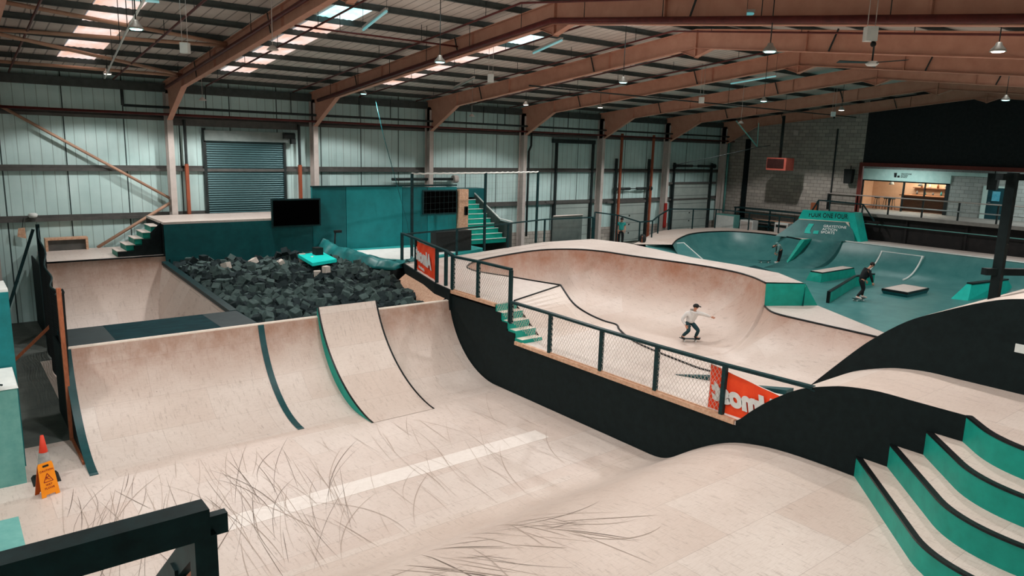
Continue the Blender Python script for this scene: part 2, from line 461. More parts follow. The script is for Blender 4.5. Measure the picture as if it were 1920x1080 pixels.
# ------------------------------------------------------------------ portal frames
def frame(i, fx):
    names = ['just outside the left edge', 'left of the roller shutter', 'right of the roller shutter', 'behind the climbing net frame', 'left of the tall dock door',
             'between the tall dock door and the second dock door', 'between the second and third dock doors', 'last before the block end wall']
    t = thing('portal_frame', f'brown steel portal frame, pale column {names[i]}', 'steel frame', (fx, 31.4, 0), 'portal frames')
    m = MB()        # column: I section
    m.box(fx-.11, fx+.11, 31.16, 31.2, 0, 8.55); m.box(fx-.11, fx+.11, 31.58, 31.62, 0, 8.75); m.box(fx-.008, fx+.008, 31.2, 31.58, 0, 8.7)
    obj('column', m, STEEL_PALE, t)
    D = .57
    for side in (1, -1):
        yo = RY + side*16.2
        def P(y): return RY + side*(y-RY)
        m = MB()
        y0, y1 = RY, 31.6
        zt = lambda y: roofz(y) - .23
        # web
        ya, yb = P(y0), P(y1)
        web = [(ya, zt(y0)-D), (P(28.9), zt(28.9)-D), (P(31.18), 7.55), (yb, 7.55), (yb, zt(y1)), (ya, zt(y0))]
        m.xprism(web, fx-.008, fx+.008)
        # flanges
        def fl(pa, pb, th=.02):
            d = V((0, pb[0]-pa[0], pb[1]-pa[1])).normalized(); nrm = V((0, -d.z, d.y))
            a = V((fx, *pa)); bb = V((fx, *pb))
            m.hexa([a+V((-.1,0,0))-nrm*th/2, a+V((.1,0,0))-nrm*th/2, bb+V((.1,0,0))-nrm*th/2, bb+V((-.1,0,0))-nrm*th/2],
                   [a+V((-.1,0,0))+nrm*th/2, a+V((.1,0,0))+nrm*th/2, bb+V((.1,0,0))+nrm*th/2, bb+V((-.1,0,0))+nrm*th/2])
        fl((ya, zt(y0)), (yb, zt(y1))); fl((ya, zt(y0)-D), (P(28.9), zt(28.9)-D)); fl((P(28.9), zt(28.9)-D), (P(31.18), 7.55))
        # web stiffeners where the rafter is spliced
        for ys in (28.9, 19.2, 25):
            m.hexa([(fx-.09, P(ys)-.008, zt(ys)-D), (fx+.09, P(ys)-.008, zt(ys)-D), (fx+.09, P(ys)+.008, zt(ys)-D), (fx-.09, P(ys)+.008, zt(ys)-D)],
                   [(fx-.09, P(ys)-.008, zt(ys)), (fx+.09, P(ys)-.008, zt(ys)), (fx+.09, P(ys)+.008, zt(ys)), (fx-.09, P(ys)+.008, zt(ys))])
        raf = obj('rafter', m, STEEL_BROWN, t)
        # purlin stays: black raking straps
        for k, ys in enumerate((19.9, 26.9)):
            m = MB(); m.beam((fx-.1, P(ys), zt(ys)-D+.02), (fx-.1, P(ys)+side*.22, zt(ys)+.02), .02, .045)
            obj('purlin_stay', m, PIPE_BLK, raf)
    m = MB()        # apex haunch
    z = roofz(RY)-.23-D
    m.xprism([(RY-.62, z-.055), (RY, z-.26), (RY+.62, z-.055), (RY, z+.02)], fx-.008, fx+.008)
    for s in (-1, 1):
        m.hexa([(fx-.1, RY+s*.62, z-.075), (fx+.1, RY+s*.62, z-.075), (fx+.1, RY, z-.28), (fx-.1, RY, z-.28)], [(fx-.1, RY+s*.62, z-.055), (fx+.1, RY+s*.62, z-.055), (fx+.1, RY, z-.26), (fx-.1, RY, z-.26)])
    m.box(fx-.1, fx+.1, RY-.015, RY+.015, z-.3, z+D)
    obj('apex_haunch', m, STEEL_BROWN, t)
for i, fx in enumerate(FX[1:]): frame(i, fx)

# wall bracing in the first bay and roof bracing above it
def tube_thing(name, pts, r, mat, label, cat, group=None, n=10):
    m = MB(); m.tube(pts, r, n); return solid(name, m, mat, label, cat, group)
tube_thing('brace_tube', [(1.75,31.5,8.02),(7.42,31.45,4.5)], .055, BRACE, 'long brown brace tube running down the left wall to the first column', 'brace', 'bracing tubes of the first bay')
tube_thing('brace_tube', [(7.42,31.45,4.3),(4.75,31.5,2.66)], .06, BRACE, 'short brown brace tube dropping from the column to the plywood deck behind the teal stairs', 'brace', 'bracing tubes of the first bay')
for a, c, lab in (((1.6,22.6,10.05),(7.5,23.8,9.75),'uppermost brown roof brace tube at top left'), ((1.6,24.3,9.55),(7.5,23.85,9.7),'second brown roof brace tube from the top left, meeting the uppermost one'),
                  ((1.6,24.55,9.5),(7.5,28.95,9.12),'third brown roof brace tube from the top left, crossing the rooflights low'), ((1.6,29.3,9.12),(7.5,29.05,9.1),'lowest brown roof brace tube just above the left wall')):
    tube_thing('roof_brace', [a, c], .055, BRACE, lab, 'brace', 'roof bracing tubes')

# pipes
def hung_pipe(name, pts, r, mat, label, cat, group=None, n=10):
    o = tube_thing(name, pts, r, mat, label, cat, group, n)
    L = sum((V(q)-V(p)).length for p, q in zip(pts, pts[1:])); k = max(2, int(L/5))
    for p, q in zip(pts, pts[1:]):
        for i in range(k):
            c = V(p).lerp(V(q), (i+.5)/k); m = MB(); m.tube([c, (c.x, c.y, roofz(c.y)-.02)], .01, 5); obj('hanger', m, PIPE_BLK, o)
    return o
def yline(x, ya, yb, dz):
    return [(x, y, roofz(y)+dz) for y in ((ya, yb) if (ya-RY)*(yb-RY) >= 0 else (ya, RY, yb))]
for i, (x, lab) in enumerate(((2.4,'dark red sprinkler pipe at the far top left, left of the first rooflights'),(5.55,'dark red sprinkler pipe between the first rooflights and the nearest rafter'),
                              (8.8,'thin dark red pipe along the left side of the second rooflight strip'),(12.3,'thin dark red pipe midway between the second rooflights and the next rafter'),
                              (15.35,'thin dark red pipe along the left side of the third rooflight strip'),(18.3,'thin dark red pipe midway right of the third rooflight strip'),
                              (21.4,'thin dark red pipe along the left side of the fourth rooflight strip'),(23.9,'thin dark red pipe right of the fourth rooflight strip'))):
    hung_pipe('sprinkler_pipe', yline(x, 30.6, 1.0, -.42), .028 if i > 1 else .034, PIPE_RED, lab, 'pipe', 'sprinkler branch pipes', 6)
hung_pipe('sprinkler_main', yline(13.33, 30.4, 0, -.72), .075, PIPE_RED, 'thick dark red sprinkler main clipped along the second rafter', 'pipe')
hung_pipe('sprinkler_main', yline(7.36, 30.8, 8, -.55), .06, PIPE_RED, 'dark red main pipe clipped along the nearest rafter at top', 'pipe')
tube_thing('long_pipe', [(1.6,31.05,7.76),(44.2,31.05,7.72)], .05, PIPE_RED, 'long dark red pipe running along the left wall below the rafters', 'pipe')
m = MB(); m.tube([(5.9,31.1,8.6),(5.9,31.1,8.02)], .06, 8); m.tube([(5.9,31.1,8.02),(44.2,31.0,8.02)], .05, 8)
for x in (8.9, 12.4, 15.6, 17.2, 20.8, 22.6, 24.0, 28.5): m.tube([(x,31.1,8.02),(x,31.1,8.9)], .022, 6)
solid('long_pipe', m, PIPE_BLK, 'long black pipe with hangers running along the left wall above the red pipe', 'pipe')
hung_pipe('cable_conduit', [(3.2,14.4,9.25),(3.85,19.5,9.2),(5.1,29.6,8.85)], .025, WHITE, 'thin pale conduit crossing the roof bracing at top left', 'conduit')
hung_pipe('cable_conduit', [(18.5,22.5,9.25),(44,22.5,9.25)], .03, PIPE_BLK, 'long black conduit running lengthways under the right hand rafters', 'conduit')
hung_pipe('cross_pipe', [(8.1,19.9,9.95),(13.4,19.9,9.95)], .028, PIPE_RED, 'thin red pipe running lengthways under the purlins above the second rooflights', 'pipe')
# ------------------------------------------------------------------ plywood flat of the half-pipe
b = MB(); b.box(-5.8, 12.48, 9.0, 18.55, -.02, 0); floor_ply = struct('floor_plywood', b, PLY_FLAT)
# pale repair strip across the flat
b = MB(); b.box(2.2, 11.2, 12.42, 12.95, .0015, .004); obj('pale_strip', b, mottled('bare_pale_ply', '#dcd3cb', '#e6ded7', 9, .5), floor_ply)
# tyre marks: thin dark arcs
TYRE = mottled('tyre_mark', '#7d7067', '#665a51', 20, .7)
TYRE_LT = mottled('faint_tyre_mark', '#b5a599', '#a39488', 20, .7)
b = MB(); rr = random.Random(21)
for k in range(330):
    if k < 230: x, y = rr.uniform(.9, 5.6), rr.uniform(9.6, 15.6)
    else: x, y = rr.uniform(4.5, 11.8), rr.uniform(10.2, 16.2)
    a = rr.gauss(1.4, .17); L = rr.uniform(.8, 3.6); kap = rr.gauss(0, .1); w = rr.choice((.003,.0035,.0045,.0065)); mi = 0 if rr.random() < .3 else 1
    if k >= 230: L *= .8; mi = 1
    n = 10; pts = []
    for i in range(n+1):
        pts.append((x, y, a)); x += math.cos(a)*L/n; y += math.sin(a)*L/n; a += kap*L/n*1.4
    rows = []
    for i, (px, py, pa) in enumerate(pts):
        ww = w*math.sin(PI*(i+.6)/(n+1.2))
        rows.append([(px-math.sin(pa)*ww, py+math.cos(pa)*ww, .0045+.00002*k), (px+math.sin(pa)*ww, py-math.cos(pa)*ww, .0045+.00002*k)])
    if all(8.9+1.2 < r[0][1] < 16.1 and -1 < r[0][0] < 12.2 for r in rows): b.grid(rows, mi, smooth=False)
o = obj('tyre_marks', b, [TYRE, TYRE_LT], floor_ply, merge=False); o['kind'] = 'stuff'

def arc(y0, y1, h, n=18):
    """concave transition from (y0, 0) up to (y1, h)"""
    run = abs(y1-y0); R = (run*run+h*h)/(2*h); s = 1 if y1 > y0 else -1
    th = math.asin(min(1, run/R)) if h <= R else PI - math.asin(run/R)
    return [(y0+s*R*math.sin(th*i/n), R*(1-math.cos(th*i/n))) for i in range(n+1)]

def extrude_x(mb, prof, x0, x1, mi=0, nx=1, smooth=True):
    rows = [[(x0+(x1-x0)*k/nx, p[0], p[1]) for p in prof] for k in range(nx+1)]
    mb.grid(rows, mi, smooth)

# ------------------------------------------------------------------ big quarter pipe facing the camera
t = thing('quarter_pipe', 'wide plywood quarter pipe with dark teal deck in front of the foam pit', 'quarter pipe', (7.3, 18.8, 0))
A1 = arc(16.22, 18.8, 2.07)
b = MB(); extrude_x(b, A1, 2.14, 12.47)
obj('riding_surface', b, PLY_QP, t)
for (x0, x1) in ((1.98, 2.14), (6.42, 6.58)):
    b = MB()
    off = [(p[0]-.012*math.sin(i/18*1.4), p[1]+.012*math.cos(i/18*1.4)) for i, p in enumerate(A1)]
    extrude_x(b, off, x0, x1); extrude_x(b, A1, x0, x0+.001); extrude_x(b, A1, x1-.001, x1)
    b.face([(x0, A1[0][0], .002), (x1, A1[0][0], .002), (x1, off[0][0], off[0][1]), (x0, off[0][0], off[0][1])])
    o = obj('painted_band', b, TEAL_BAND, t); o['label'] = 'dark teal band running down the ramp'
b = MB(); b.box(2.0, 12.47, 18.8, 18.94, 1.9, 2.1); obj('coping_edge', b, WHITE_EDGE, t)
b = MB(); b.box(2.1, 6.5, 18.94, 20.75, 1.98, 2.085)
o = obj('deck', b, DECK_DK, t); o['label'] = 'dark teal standing deck'
WORN = mottled('worn_dark_deck', '#10262a', '#1b3236', 3, .6)
for xa, xb in ((2.1, 3.1), (5.55, 6.48)):
    b = MB(); b.box(xa, xb, 18.96, 20.73, 2.085, 2.088); obj('deck_board', b, WORN, t)
b = MB()
side = [(p[0], p[1]) for p in A1] + [(18.94, 2.07), (18.94, 1.9), (18.94, 0)]
b.hexa([(2.0, p[0], p[1]-.02 if p[1] > .02 else 0) for p in side], [(2.04, p[0], p[1]-.02 if p[1] > .02 else 0) for p in side])
b.box(2.0, 2.04, 18.94, 20.75, 0, 1.98); b.box(6.46, 6.5, 18.94, 20.75, 0, 1.98); b.box(2.1, 12.45, 18.9, 18.94, 0, 1.9); b.box(2.04, 6.46, 20.7, 20.74, 0, 1.98)
obj('side_panel', b, BLACK, t)
b = MB(); b.box(1.93, 2.02, 18.48, 18.6, 0, 3.55); b.box(1.95, 2.0, 16.9, 18.5, .0, .06)
o = obj('timber_post', b, TIMBER, t); o['label'] = 'raw orange timber post at the left end'

# launch wedge on it
t = thing('launch_ramp', 'smooth plywood launch wedge with teal sides lying on the wide quarter pipe', 'ramp', (9.0, 15.6, 0))
A2 = arc(15.62, 18.82, 2.36); A2 = [(y, .86*z+.14*2.36*(y-15.62)/3.2) for y, z in A2]; A2[0] = (15.62, .008)
b = MB(); extrude_x(b, A2, 8.14, 9.9); obj('riding_surface', b, PLY, t)
for x0, x1 in ((8.1, 8.14), (9.9, 9.94)):
    b = MB(); extrude_x(b, A2, x0, x1)
    poly = [(x, A2) for x in (x0, x1)]
    for x in (x0, x1):
        rows = []
        for p in A2:
            run = p[0]-16.22; R = 2.6
            q = 0 if run <= 0 else min(2.07, 2.645-math.sqrt(max(0, 2.645**2-run*run)))
            rows.append([(x, p[0], p[1]), (x, p[0], min(q, p[1]))])
        b.grid(rows, 0, False)
    obj('side_panel', b, TEAL, t)
    b = MB(); off = [(p[0]-.004, p[1]+.004) for p in A2]; extrude_x(b, off, x0-.008, x1+.006); obj('edge_strip', b, COPING, t)
b = MB(); b.box(8.1, 9.94, 18.825, 18.85, 2.1, 2.35); obj('back_panel', b, TEAL, t)

# ------------------------------------------------------------------ rear bay: far quarter pipe, bank, divider
t = thing('far_quarter_pipe', 'plywood quarter pipe against the left wall, bleached deck with a short teal staircase on it', 'quarter pipe', (4.6, 28.5, 0))
A3 = arc(25.75, 28.5, 2.65)
b = MB(); extrude_x(b, A3, 2.62, 6.5); obj('riding_surface', b, PLY_QP2, t)
b = MB(); b.box(2.8, 6.62, 28.5, 31.55, 2.5, 2.65); obj('deck', b, PLY_DECK, t)
b = MB(); b.tube([(2.7, 28.5, 2.64), (6.6, 28.5, 2.64)], .03, 8); obj('coping', b, COPING, t)
for xa in (2.6, 6.56):
    b = MB(); b.box(xa, xa+.04, 28.4, 31.5, 0, 2.5); obj('side_panel', b, BLACK, t)
b = MB(); b.box(2.1, 6.4, 20.8, 25.8, -.02, .002); struct('floor_bay', b, PLY)
t = thing('bank_ramp', 'plywood bank with black coping dividing the rear bay from the foam pit', 'bank ramp', (6.3, 24, 0))
b = MB(); rows = []
for i in range(9):
    y = 20.75 + (28.45-20.75)*i/8; zt = 2.06+.34*i/8
    rows.append([(5.7, y, 0), (5.86, y, .5), (6.36, y, zt)])
b.grid(rows, 0, False); obj('riding_surface', b, PLY, t)
b = MB(); b.hexa([(6.3,20.75,1.98),(6.52,20.75,1.98),(6.52,28.4,2.32),(6.3,28.4,2.32)], [(6.3,20.75,2.1),(6.52,20.75,2.1),(6.52,28.4,2.44),(6.3,28.4,2.44)]); obj('coping', b, BLACKRAIL, t)
b = MB(); b.hexa([(6.44,20.75,0),(6.5,20.75,0),(6.5,28.4,0),(6.44,28.4,0)], [(6.44,20.75,1.99),(6.5,20.75,1.99),(6.5,28.4,2.33),(6.44,28.4,2.33)]); obj('back_panel', b, BLACK, t)

# short teal stairs from that deck up to the teal platform
t = thing('staircase', 'five teal steps with pale treads at the left end of the teal platform', 'stairs', (5.6, 29.3, 2.65))
b = MB(); tr = MB()
for i in range(5):
    x0 = 4.95+.285*i; z1 = 2.65+.21*(i+1)
    b.box(x0, 6.42, 28.75, 29.75, 2.651 if i == 0 else 2.65+.21*i, z1-.02)
    tr.box(x0-.02, x0+.3, 28.73, 29.77, z1-.02, z1)
obj('riser', b, TEAL, t); obj('tread', tr, PLY_DECK, t)
b = MB(); b.yprism([(4.95,2.655),(6.42,2.655),(6.42,3.83),(6.05,3.46),(6.05,3.25),(5.77,3.25),(5.77,3.04),(5.49,3.04),(5.49,2.84),(5.2,2.84),(4.95,2.84)], 28.7, 28.745); obj('side_panel', b, BLACK, t)
b = MB(); b.tube([(4.8,31.35,2.7),(6.9,31.35,4.2)], .03, 8)

# teal platform behind the pit
t = thing('teal_platform', 'low teal padded platform with a pale plywood top behind the foam pit', 'platform', (9.2, 28.4, 0))
b = MB(); b.box(6.46, 12.1, 28.42, 28.5, 0, 3.78); obj('front_panel', b, TEAL_DK, t)
b = MB(); b.box(6.44, 12.1, 28.42, 31.1, 3.78, 3.86); obj('top', b, PLY_DECK, t)
b = MB(); b.box(6.44, 6.48, 28.5, 31.1, 0, 3.78); obj('side_panel', b, BLACK, t)
TEAL_PAD = mottled('teal_padding', '#0d5f62', '#13757a', 1.3, .5)
TEAL_PAD2 = mottled('light_teal_padding', '#14787c', '#1c9094', 1.3, .5)
t = thing('padded_backdrop', 'tall teal padded wall right of the left black screen', 'padded wall', (15.5, 28.4, 0))
for x0, x1, z1, mm in ((12.12, 13.6, 5.05, TEAL_PAD), (13.62, 16.3, 5.05, TEAL_PAD2), (16.32, 17.6, 5.02, TEAL_PAD), (17.62, 19.2, 5.0, TEAL_PAD2)):
    b = MB(); b.box(x0, x1, 28.42, 28.56, 0, z1); obj('pad', b, mm, t)
b = MB(); b.box(12.12, 19.2, 28.4, 28.6, 5.05, 5.11); obj('top_rail', b, BLACKRAIL, t)
b = MB(); b.box(19.22, 19.72, 28.2, 28.5, 0, 4.9); o = solid('plywood_pillar', b, PLY_EDGE, 'plywood pillar at the foot of the rear teal staircase', 'pillar')
b = MB(); b.box(19.5, 19.68, 28.16, 28.2, 3.7, 4.1); solid('notice_plate', b, SCREEN, 'small black plate fixed on the plywood pillar', 'plate')
for (x0, x1, z0, z1, lab, yy) in ((10.38, 12.42, 3.5, 4.62, 'black rectangular screen hung above the foam pit, left of the tall teal wall', 28.3), (17.3, 19.15, 3.78, 4.88, 'black rectangular screen hung beside the plywood pillar', 28.3)):
    t = thing('screen', lab, 'screen', ((x0+x1)/2, yy, z0))
    b = MB(); b.box(x0, x1, yy, yy+.08, z0, z1); cas = obj('casing', b, BLACKRAIL, t)
    b = MB(); b.box(x0+.06, x1-.06, yy-.004, yy, z0+.06, z1-.06); obj('panel', b, SCREEN, cas)

# rear staircase by the pillar
t = thing('staircase', 'teal stairs with white nosings climbing beside the plywood pillar', 'stairs', (20.9, 29, 0))
b = MB(); ns = MB()
for i in range(9):
    y0 = 28.1+.33*i; z1 = 2.3+.21*(i+1); x1 = 21.95
    b.box(19.75, x1, y0, 31.1, z1-.21, z1)
    ns.box(19.75, x1, y0-.02, y0+.05, z1-.012, z1+.012)
obj('steps', b, TEAL, t); obj('nosing', ns, WHITE, t)
t = thing('stair_side', 'grey boarded stair side with a white sloping handrail', 'stair wall', (21.5, 28.6, 0))
b = MB(); b.xprism([(27.75,1.2),(31.3,1.2),(31.3,4.62),(28.7,3.3),(27.75,3.26)], 21.98, 22.04); obj('panel', b, mottled('dark_grey_panel', '#3c4444', '#4b5452', 3, .6), t)
b = MB(); b.tube([(22.0,31.3,4.7),(22.0,28.7,3.38),(22.0,27.7,3.33)], .035, 8); obj('handrail', b, WHITE, t)

# ------------------------------------------------------------------ wooden bowl
t = thing('wooden_bowl', 'big plywood skate bowl with pale decks and dark coping behind the mesh fence', 'skate bowl', (19, 17, 0))
# coping x, y, height and the foot of the transition below it
CP = [(14.62,8.6,1.5, 16.7,8.7),(14.9,10.46,1.5, 17.0,10.5),(14.9,11.1,1.5, 17.05,11.3),(15.25,13.0,1.5, 17.4,13.0),(15.6,14.0,1.5, 17.9,14.0),(16.1,14.85,1.5, 18.2,14.7),(16.48,15.35,1.5, 18.4,15.1),(16.3,15.75,1.57, 18.4,15.5),(15.95,16.15,1.78, 18.5,15.9),(15.75,16.6,2.05, 18.6,16.4),
      (16.2,17.7,2.4, 18.7,17.2),(15.91,18.8,2.4, 18.5,18.5),(15.7,19.8,2.4, 18.3,19.4),(15.36,21.0,2.4, 18.2,20.2),(15.36,21.75,2.4, 18.2,20.7),(15.75,22.5,2.4, 18.3,21.0),(17.2,23.5,2.4, 18.7,21.5),(20.7,24.5,2.4, 20.1,22.0),
      (22.6,24.1,2.4, 21.0,21.9),(23.4,22.9,2.4, 21.3,21.3),(23.6,21.3,2.4, 21.4,20.6),(24.13,18.4,2.4, 21.8,18.1),(24.1,16.6,2.4, 21.7,16.5),(23.7,15.4,2.4, 21.4,15.5),(22.95,14.3,2.4, 20.8,14.6)]
CR = [(22.95,14.28,1.58, 20.8,14.55),(22.2,13.4,1.58, 20.1,13.6),(22.05,12,1.58, 19.9,12.1),(22.0,10.5,1.58, 19.85,10.5),(21.9,8.6,1.58, 19.8,8.7)]
def bowl_rows(cp, R=2.42, n=14):
    rows = []
    for x, y, h, bx, by in cp:
        th = math.acos(1-h/R); row = []
        for i in range(n+1):
            a = th*i/n; fr = math.sin(a)/math.sin(th)
            row.append((bx+(x-bx)*fr, by+(y-by)*fr, R*(1-math.cos(a))))
        rows.append(row)
    return rows
NK = 10
S1 = smooth_path(CP[:NK+1], 5)[:-1] + smooth_path(CP[NK:], 6)
S2 = smooth_path(CR, 5)
b = MB(); r1 = bowl_rows(S1); r2 = bowl_rows(S2)
b.grid(r1, 0, True); b.grid(r2, 0, True)
b.grid([r1[-1], r2[0]], 0, True)
foot = [r[0] for r in r1] + [r[0] for r in r2]
c = (19.2, 13.5, 0)
cc = [(q[0], q[1], 0) for q in foot]
b.face(cc)
obj('riding_surface', b, PLY_BOWL, t)
b = MB(); b.tube([(p[0], p[1], p[2]+.01) for p in S1], .035, 6); obj('coping', b, COPING, t)
b = MB(); b.tube([(p[0], p[1], p[2]+.01) for p in S2], .035, 6); obj('coping', b, COPING, t)
# upper deck: strip between coping and its outer edge
OUT = [(13.3,16.55),(12.5,16.45),(12.5,18.75),(12.72,19.9),(13.1,21.2),(13.5,22.6),(13.95,24.25),(16.9,24.9),(20.5,25.9),(23.2,26.65),(26.3,26.5),(26.75,24.6),(26.3,22.2),(25.75,19.7),(25.75,17.5),(25.5,15.4),(24.2,13.5)]
def dense(seq, n):
    out = []
    for i in range(len(seq)-1):
        for k in range(n): out.append(tuple(a+(c-a)*k/n for a, c in zip(seq[i], seq[i+1])))
    out.append(seq[-1]); return out
up = smooth_path(CP[NK:], 6)
order = [i+3 for i in (7,7,8,9,10,11,12,13,14,15,16,17,17,18,19,20,21)]
b = MB(); inn = []; out = []
for k in range(len(order)-1):
    i0, i1 = (order[k]-NK)*6, (order[k+1]-NK)*6
    for s in range(6):
        j = i0 + (i1-i0)*s//6
        inn.append((up[j][0], up[j][1], 2.4)); f = s/6
        out.append((OUT[k][0]+(OUT[k+1][0]-OUT[k][0])*f, OUT[k][1]+(OUT[k+1][1]-OUT[k][1])*f, 2.4))
inn.append((up[-1][0], up[-1][1], 2.4)); out.append((*OUT[-1], 2.4))
low = [(p[0], p[1], .0) for p in out]
b.grid([inn, out], 0, False); b.grid([out, [(p[0], p[1], 2.28) for p in out]], 0, False)
obj('upper_deck', b, PLY_DECK, t)
b = MB(); b.grid([[(p[0], p[1], 2.28) for p in out[36:]], low[36:]], 0, False); obj('rear_panel', b, TEAL_BAND, t)
# bank from the upper deck down to the low deck, and the low decks
b = MB()
hp = [p for p in S1[30:51]]
bk = [(13.3+(p[0]-13.3)*0, 16.55+(15.2-16.55)*(2.4-p[2])/.9, p[2]) for p in hp]
b.grid([[(p[0], p[1], p[2]) for p in hp], bk], 0, False)
obj('bank', b, PLY, t)
b = MB(); b.tube([(13.3,16.55,2.41),(16.2,17.7,2.41)], .025, 6); obj('coping', b, COPING, t)
LD = [(12.5,8.15),(14.62,8.15)] + [(p[0], p[1]) for p in S1[:31]] + [(13.3,15.2),(13.3,15.45),(12.5,15.45)]
b = MB(); b.prism(LD, 1.42, 1.5); obj('low_deck', b, PLY_DECK, t)
b = MB(); b.prism([(p[0], p[1]) for p in S2][::-1] + [(22.95,14.32),(24.8,13.3),(22.45,9.5),(22.1,8.4)][:0] + [(22.95,14.32)] + [(24.8,13.3),(22.45,9.5),(22.15,8.4)], 1.5, 1.58) if False else None
rd = [(p[0], p[1]) for p in S2]
b.face([(x, y, 1.58) for x, y in rd[::-1]] + [(22.97,14.3,1.58),(24.8,13.3,1.58),(22.5,9.5,1.58),(22.15,8.5,1.58)][0:4][::1]) if False else None
poly = [(22.1,8.5),(22.5,9.5),(24.8,13.3),(22.97,14.3)] + rd
b.face([(x, y, 1.58) for x, y in poly]); b.grid([[(x, y, 1.58) for x, y in poly[:3]], [(x, y, .6) for x, y in poly[:3]]], 0, False)
obj('low_deck', b, PLY_DECK, t)
b = MB(); b.hexa([(22.93,14.33,1.58),(24.8,13.3,1.58),(24.85,13.5,1.58),(23.1,14.5,1.58)], [(22.95,14.3,2.4),(24.2,13.5,2.4),(24.3,13.65,2.4),(23.1,14.5,2.4)])
o = obj('end_panel', b, TEAL, t); o['label'] = 'green teal end face of the raised deck'
# long black side panel under the fence
b = MB(); b.xprism([(18.75,0),(18.75,2.4),(16.42,2.4),(16.42,2.2),(16.15,2.2),(16.15,1.97),(15.85,1.97),(15.85,1.74),(15.5,1.74),(15.5,1.42),(8.17,1.42),(8.17,0)], 12.5, 12.54)
obj('side_panel', b, BLACK, t)
b = MB(); b.box(12.46, 12.56, 16.42, 18.75, 2.34, 2.44); b.box(12.46, 12.56, 8.2, 15.45, 1.43, 1.53); obj('edge_strip', b, PLY_EDGE, t)
b = MB()
for i in range(4):
    y1 = 16.42-.3*i; z = 2.4-.2*i
    b.box(12.55, 13.3, y1-.31, y1, z-.225, z-.2)
o = obj('stair_tread', b, WHITE_EDGE, t)
b = MB()
for i in range(4):
    y1 = 16.42-.3*i; z = 2.4-.2*i
    b.box(12.52, 13.28, y1-.02, y1, z-.2, z); b.box(12.52,12.56,y1-.3,y1,z-.4,z-.2)
b.box(12.52, 13.28, 15.2, 15.22, 1.5, 1.6)
o = obj('stair_riser', b, TEAL, t); o['label'] = 'teal stair riser'
# two small wedge kickers on the low deck
for pts, lab in (([(13.95,10.9),(14.45,10.0)], 'small dark wedge beside the torn banner, half hidden by the mesh'), ([(14.6,9.6),(15.0,8.5)], 'small dark wedge at the fence end beyond the torn banner')):
    (xa, ya), (xb, yb) = pts
    b = MB(); b.hexa([(xa,ya,1.501),(xb-.1,yb,1.501),(xb+.2,yb,1.501),(xa+.03,ya+.05,1.501)], [(xa,ya,1.51),(xb-.1,yb,1.62),(xb+.2,yb,1.62),(xa+.03,ya+.05,1.51)])
    solid('deck_wedge', b, TEAL_BAND, lab, 'wedge')

# plywood strip along the right edge of the foam pit
b = MB(); b.grid([[(11.9,18.98,1.2),(12.0,19.0,1.8),(12.55,19.1,2.14)],[(12.35,21,1.2),(12.4,21.0,1.8),(13.0,21.2,2.16)],[(12.85,23.2,1.2),(12.9,23.2,1.8),(13.7,23.6,2.12)]], 0, False)
solid('pit_edge_ramp', b, PLY_EDGE, 'orange tinted plywood strip between the foam pit and the black fence base', 'ramp edge')
b = MB()
pl = [(12.49,18.72),(12.70,19.95),(13.93,24.3)]
for (xa, ya), (xb, yb) in zip(pl, pl[1:]): b.hexa([(xa-.06,ya,0),(xa,ya,0),(xb,yb,0),(xb-.06,yb,0)], [(xa-.06,ya,2.45),(xa,ya,2.45),(xb,yb,2.45),(xb-.06,yb,2.45)])
solid('fence_base', b, BLACK, 'black boarded wall under the banner fence at the foam pit corner', 'wall panel')

# ------------------------------------------------------------------ rollers in the right foreground
PB = [(10.6,.0),(10.2,.005),(9.86,.08),(9.5,.29),(9.16,.53),(8.63,.84),(8.12,1.06),(7.51,1.2),(6.94,1.26),(6.29,1.28),(5.6,1.28),(-1.6,1.28)]
def smooth_prof(p, n=4): return smooth_path(p[:-1], n) + [p[-1]]
t = thing('roller', 'long low plywood roller filling the bottom foreground', 'roller ramp', (4, 8, 0))
b = MB(); pb = smooth_prof(PB); pb = [(y, max(z, .004)) for y, z in pb]; extrude_x(b, pb, -5.8, 12.49, nx=1); obj('riding_surface', b, PLY, t)
b = MB(); b.xprism([(10.6,0)] + pb + [(-1.6,0)], 12.47, 12.49); obj('side_panel', b, BLACK, t)
b = MB(); rr = random.Random(4)
def rz(y):
    for (ya, za), (yb, zb) in zip(pb, pb[1:]):
        if yb <= y <= ya: return za+(zb-za)*(ya-y)/max(1e-6, ya-yb)
    return 1.28
for k in range(70):
    x, y = rr.uniform(2.0, 7.2), rr.uniform(7.3, 8.7); a = rr.gauss(-1.1, .35); L = rr.uniform(.6, 2.0); kap = rr.gauss(.35, .25); w = rr.choice((.004,.005,.007,.011))
    rows = []; n = 12; mi = 0 if rr.random() < .3 else 1
    for i in range(n+1):
        ww = w*math.sin(PI*(i+.6)/(n+1.2)); ax_, ay_ = -math.sin(a)*ww, math.cos(a)*ww
        rows.append([(x+ax_, y+ay_, rz(y+ay_)+.004+.00004*k), (x-ax_, y-ay_, rz(y-ay_)+.004+.00004*k)])
        x += math.cos(a)*L/n; y += math.sin(a)*L/n; a += kap*L/n
    b.grid(rows, mi, smooth=False)
o = obj('tyre_marks', b, [TYRE, TYRE_LT], t, merge=False); o['kind'] = 'stuff'
PA = [(8.9,1.5),(8.5,1.5),(8.17,1.52),(7.83,1.84),(7.39,2.22),(6.86,2.57),(6.26,2.8),(5.87,2.89),(5.41,2.94),(4.9,2.94),(-1.6,2.94)]
t = thing('roller', 'middle plywood roller rising beside the teal ledges with a black side', 'roller ramp', (13.5, 6, 0))
b = MB(); pa = smooth_prof(PA); extrude_x(b, pa, 12.5, 14.5); obj('riding_surface', b, PLY, t)
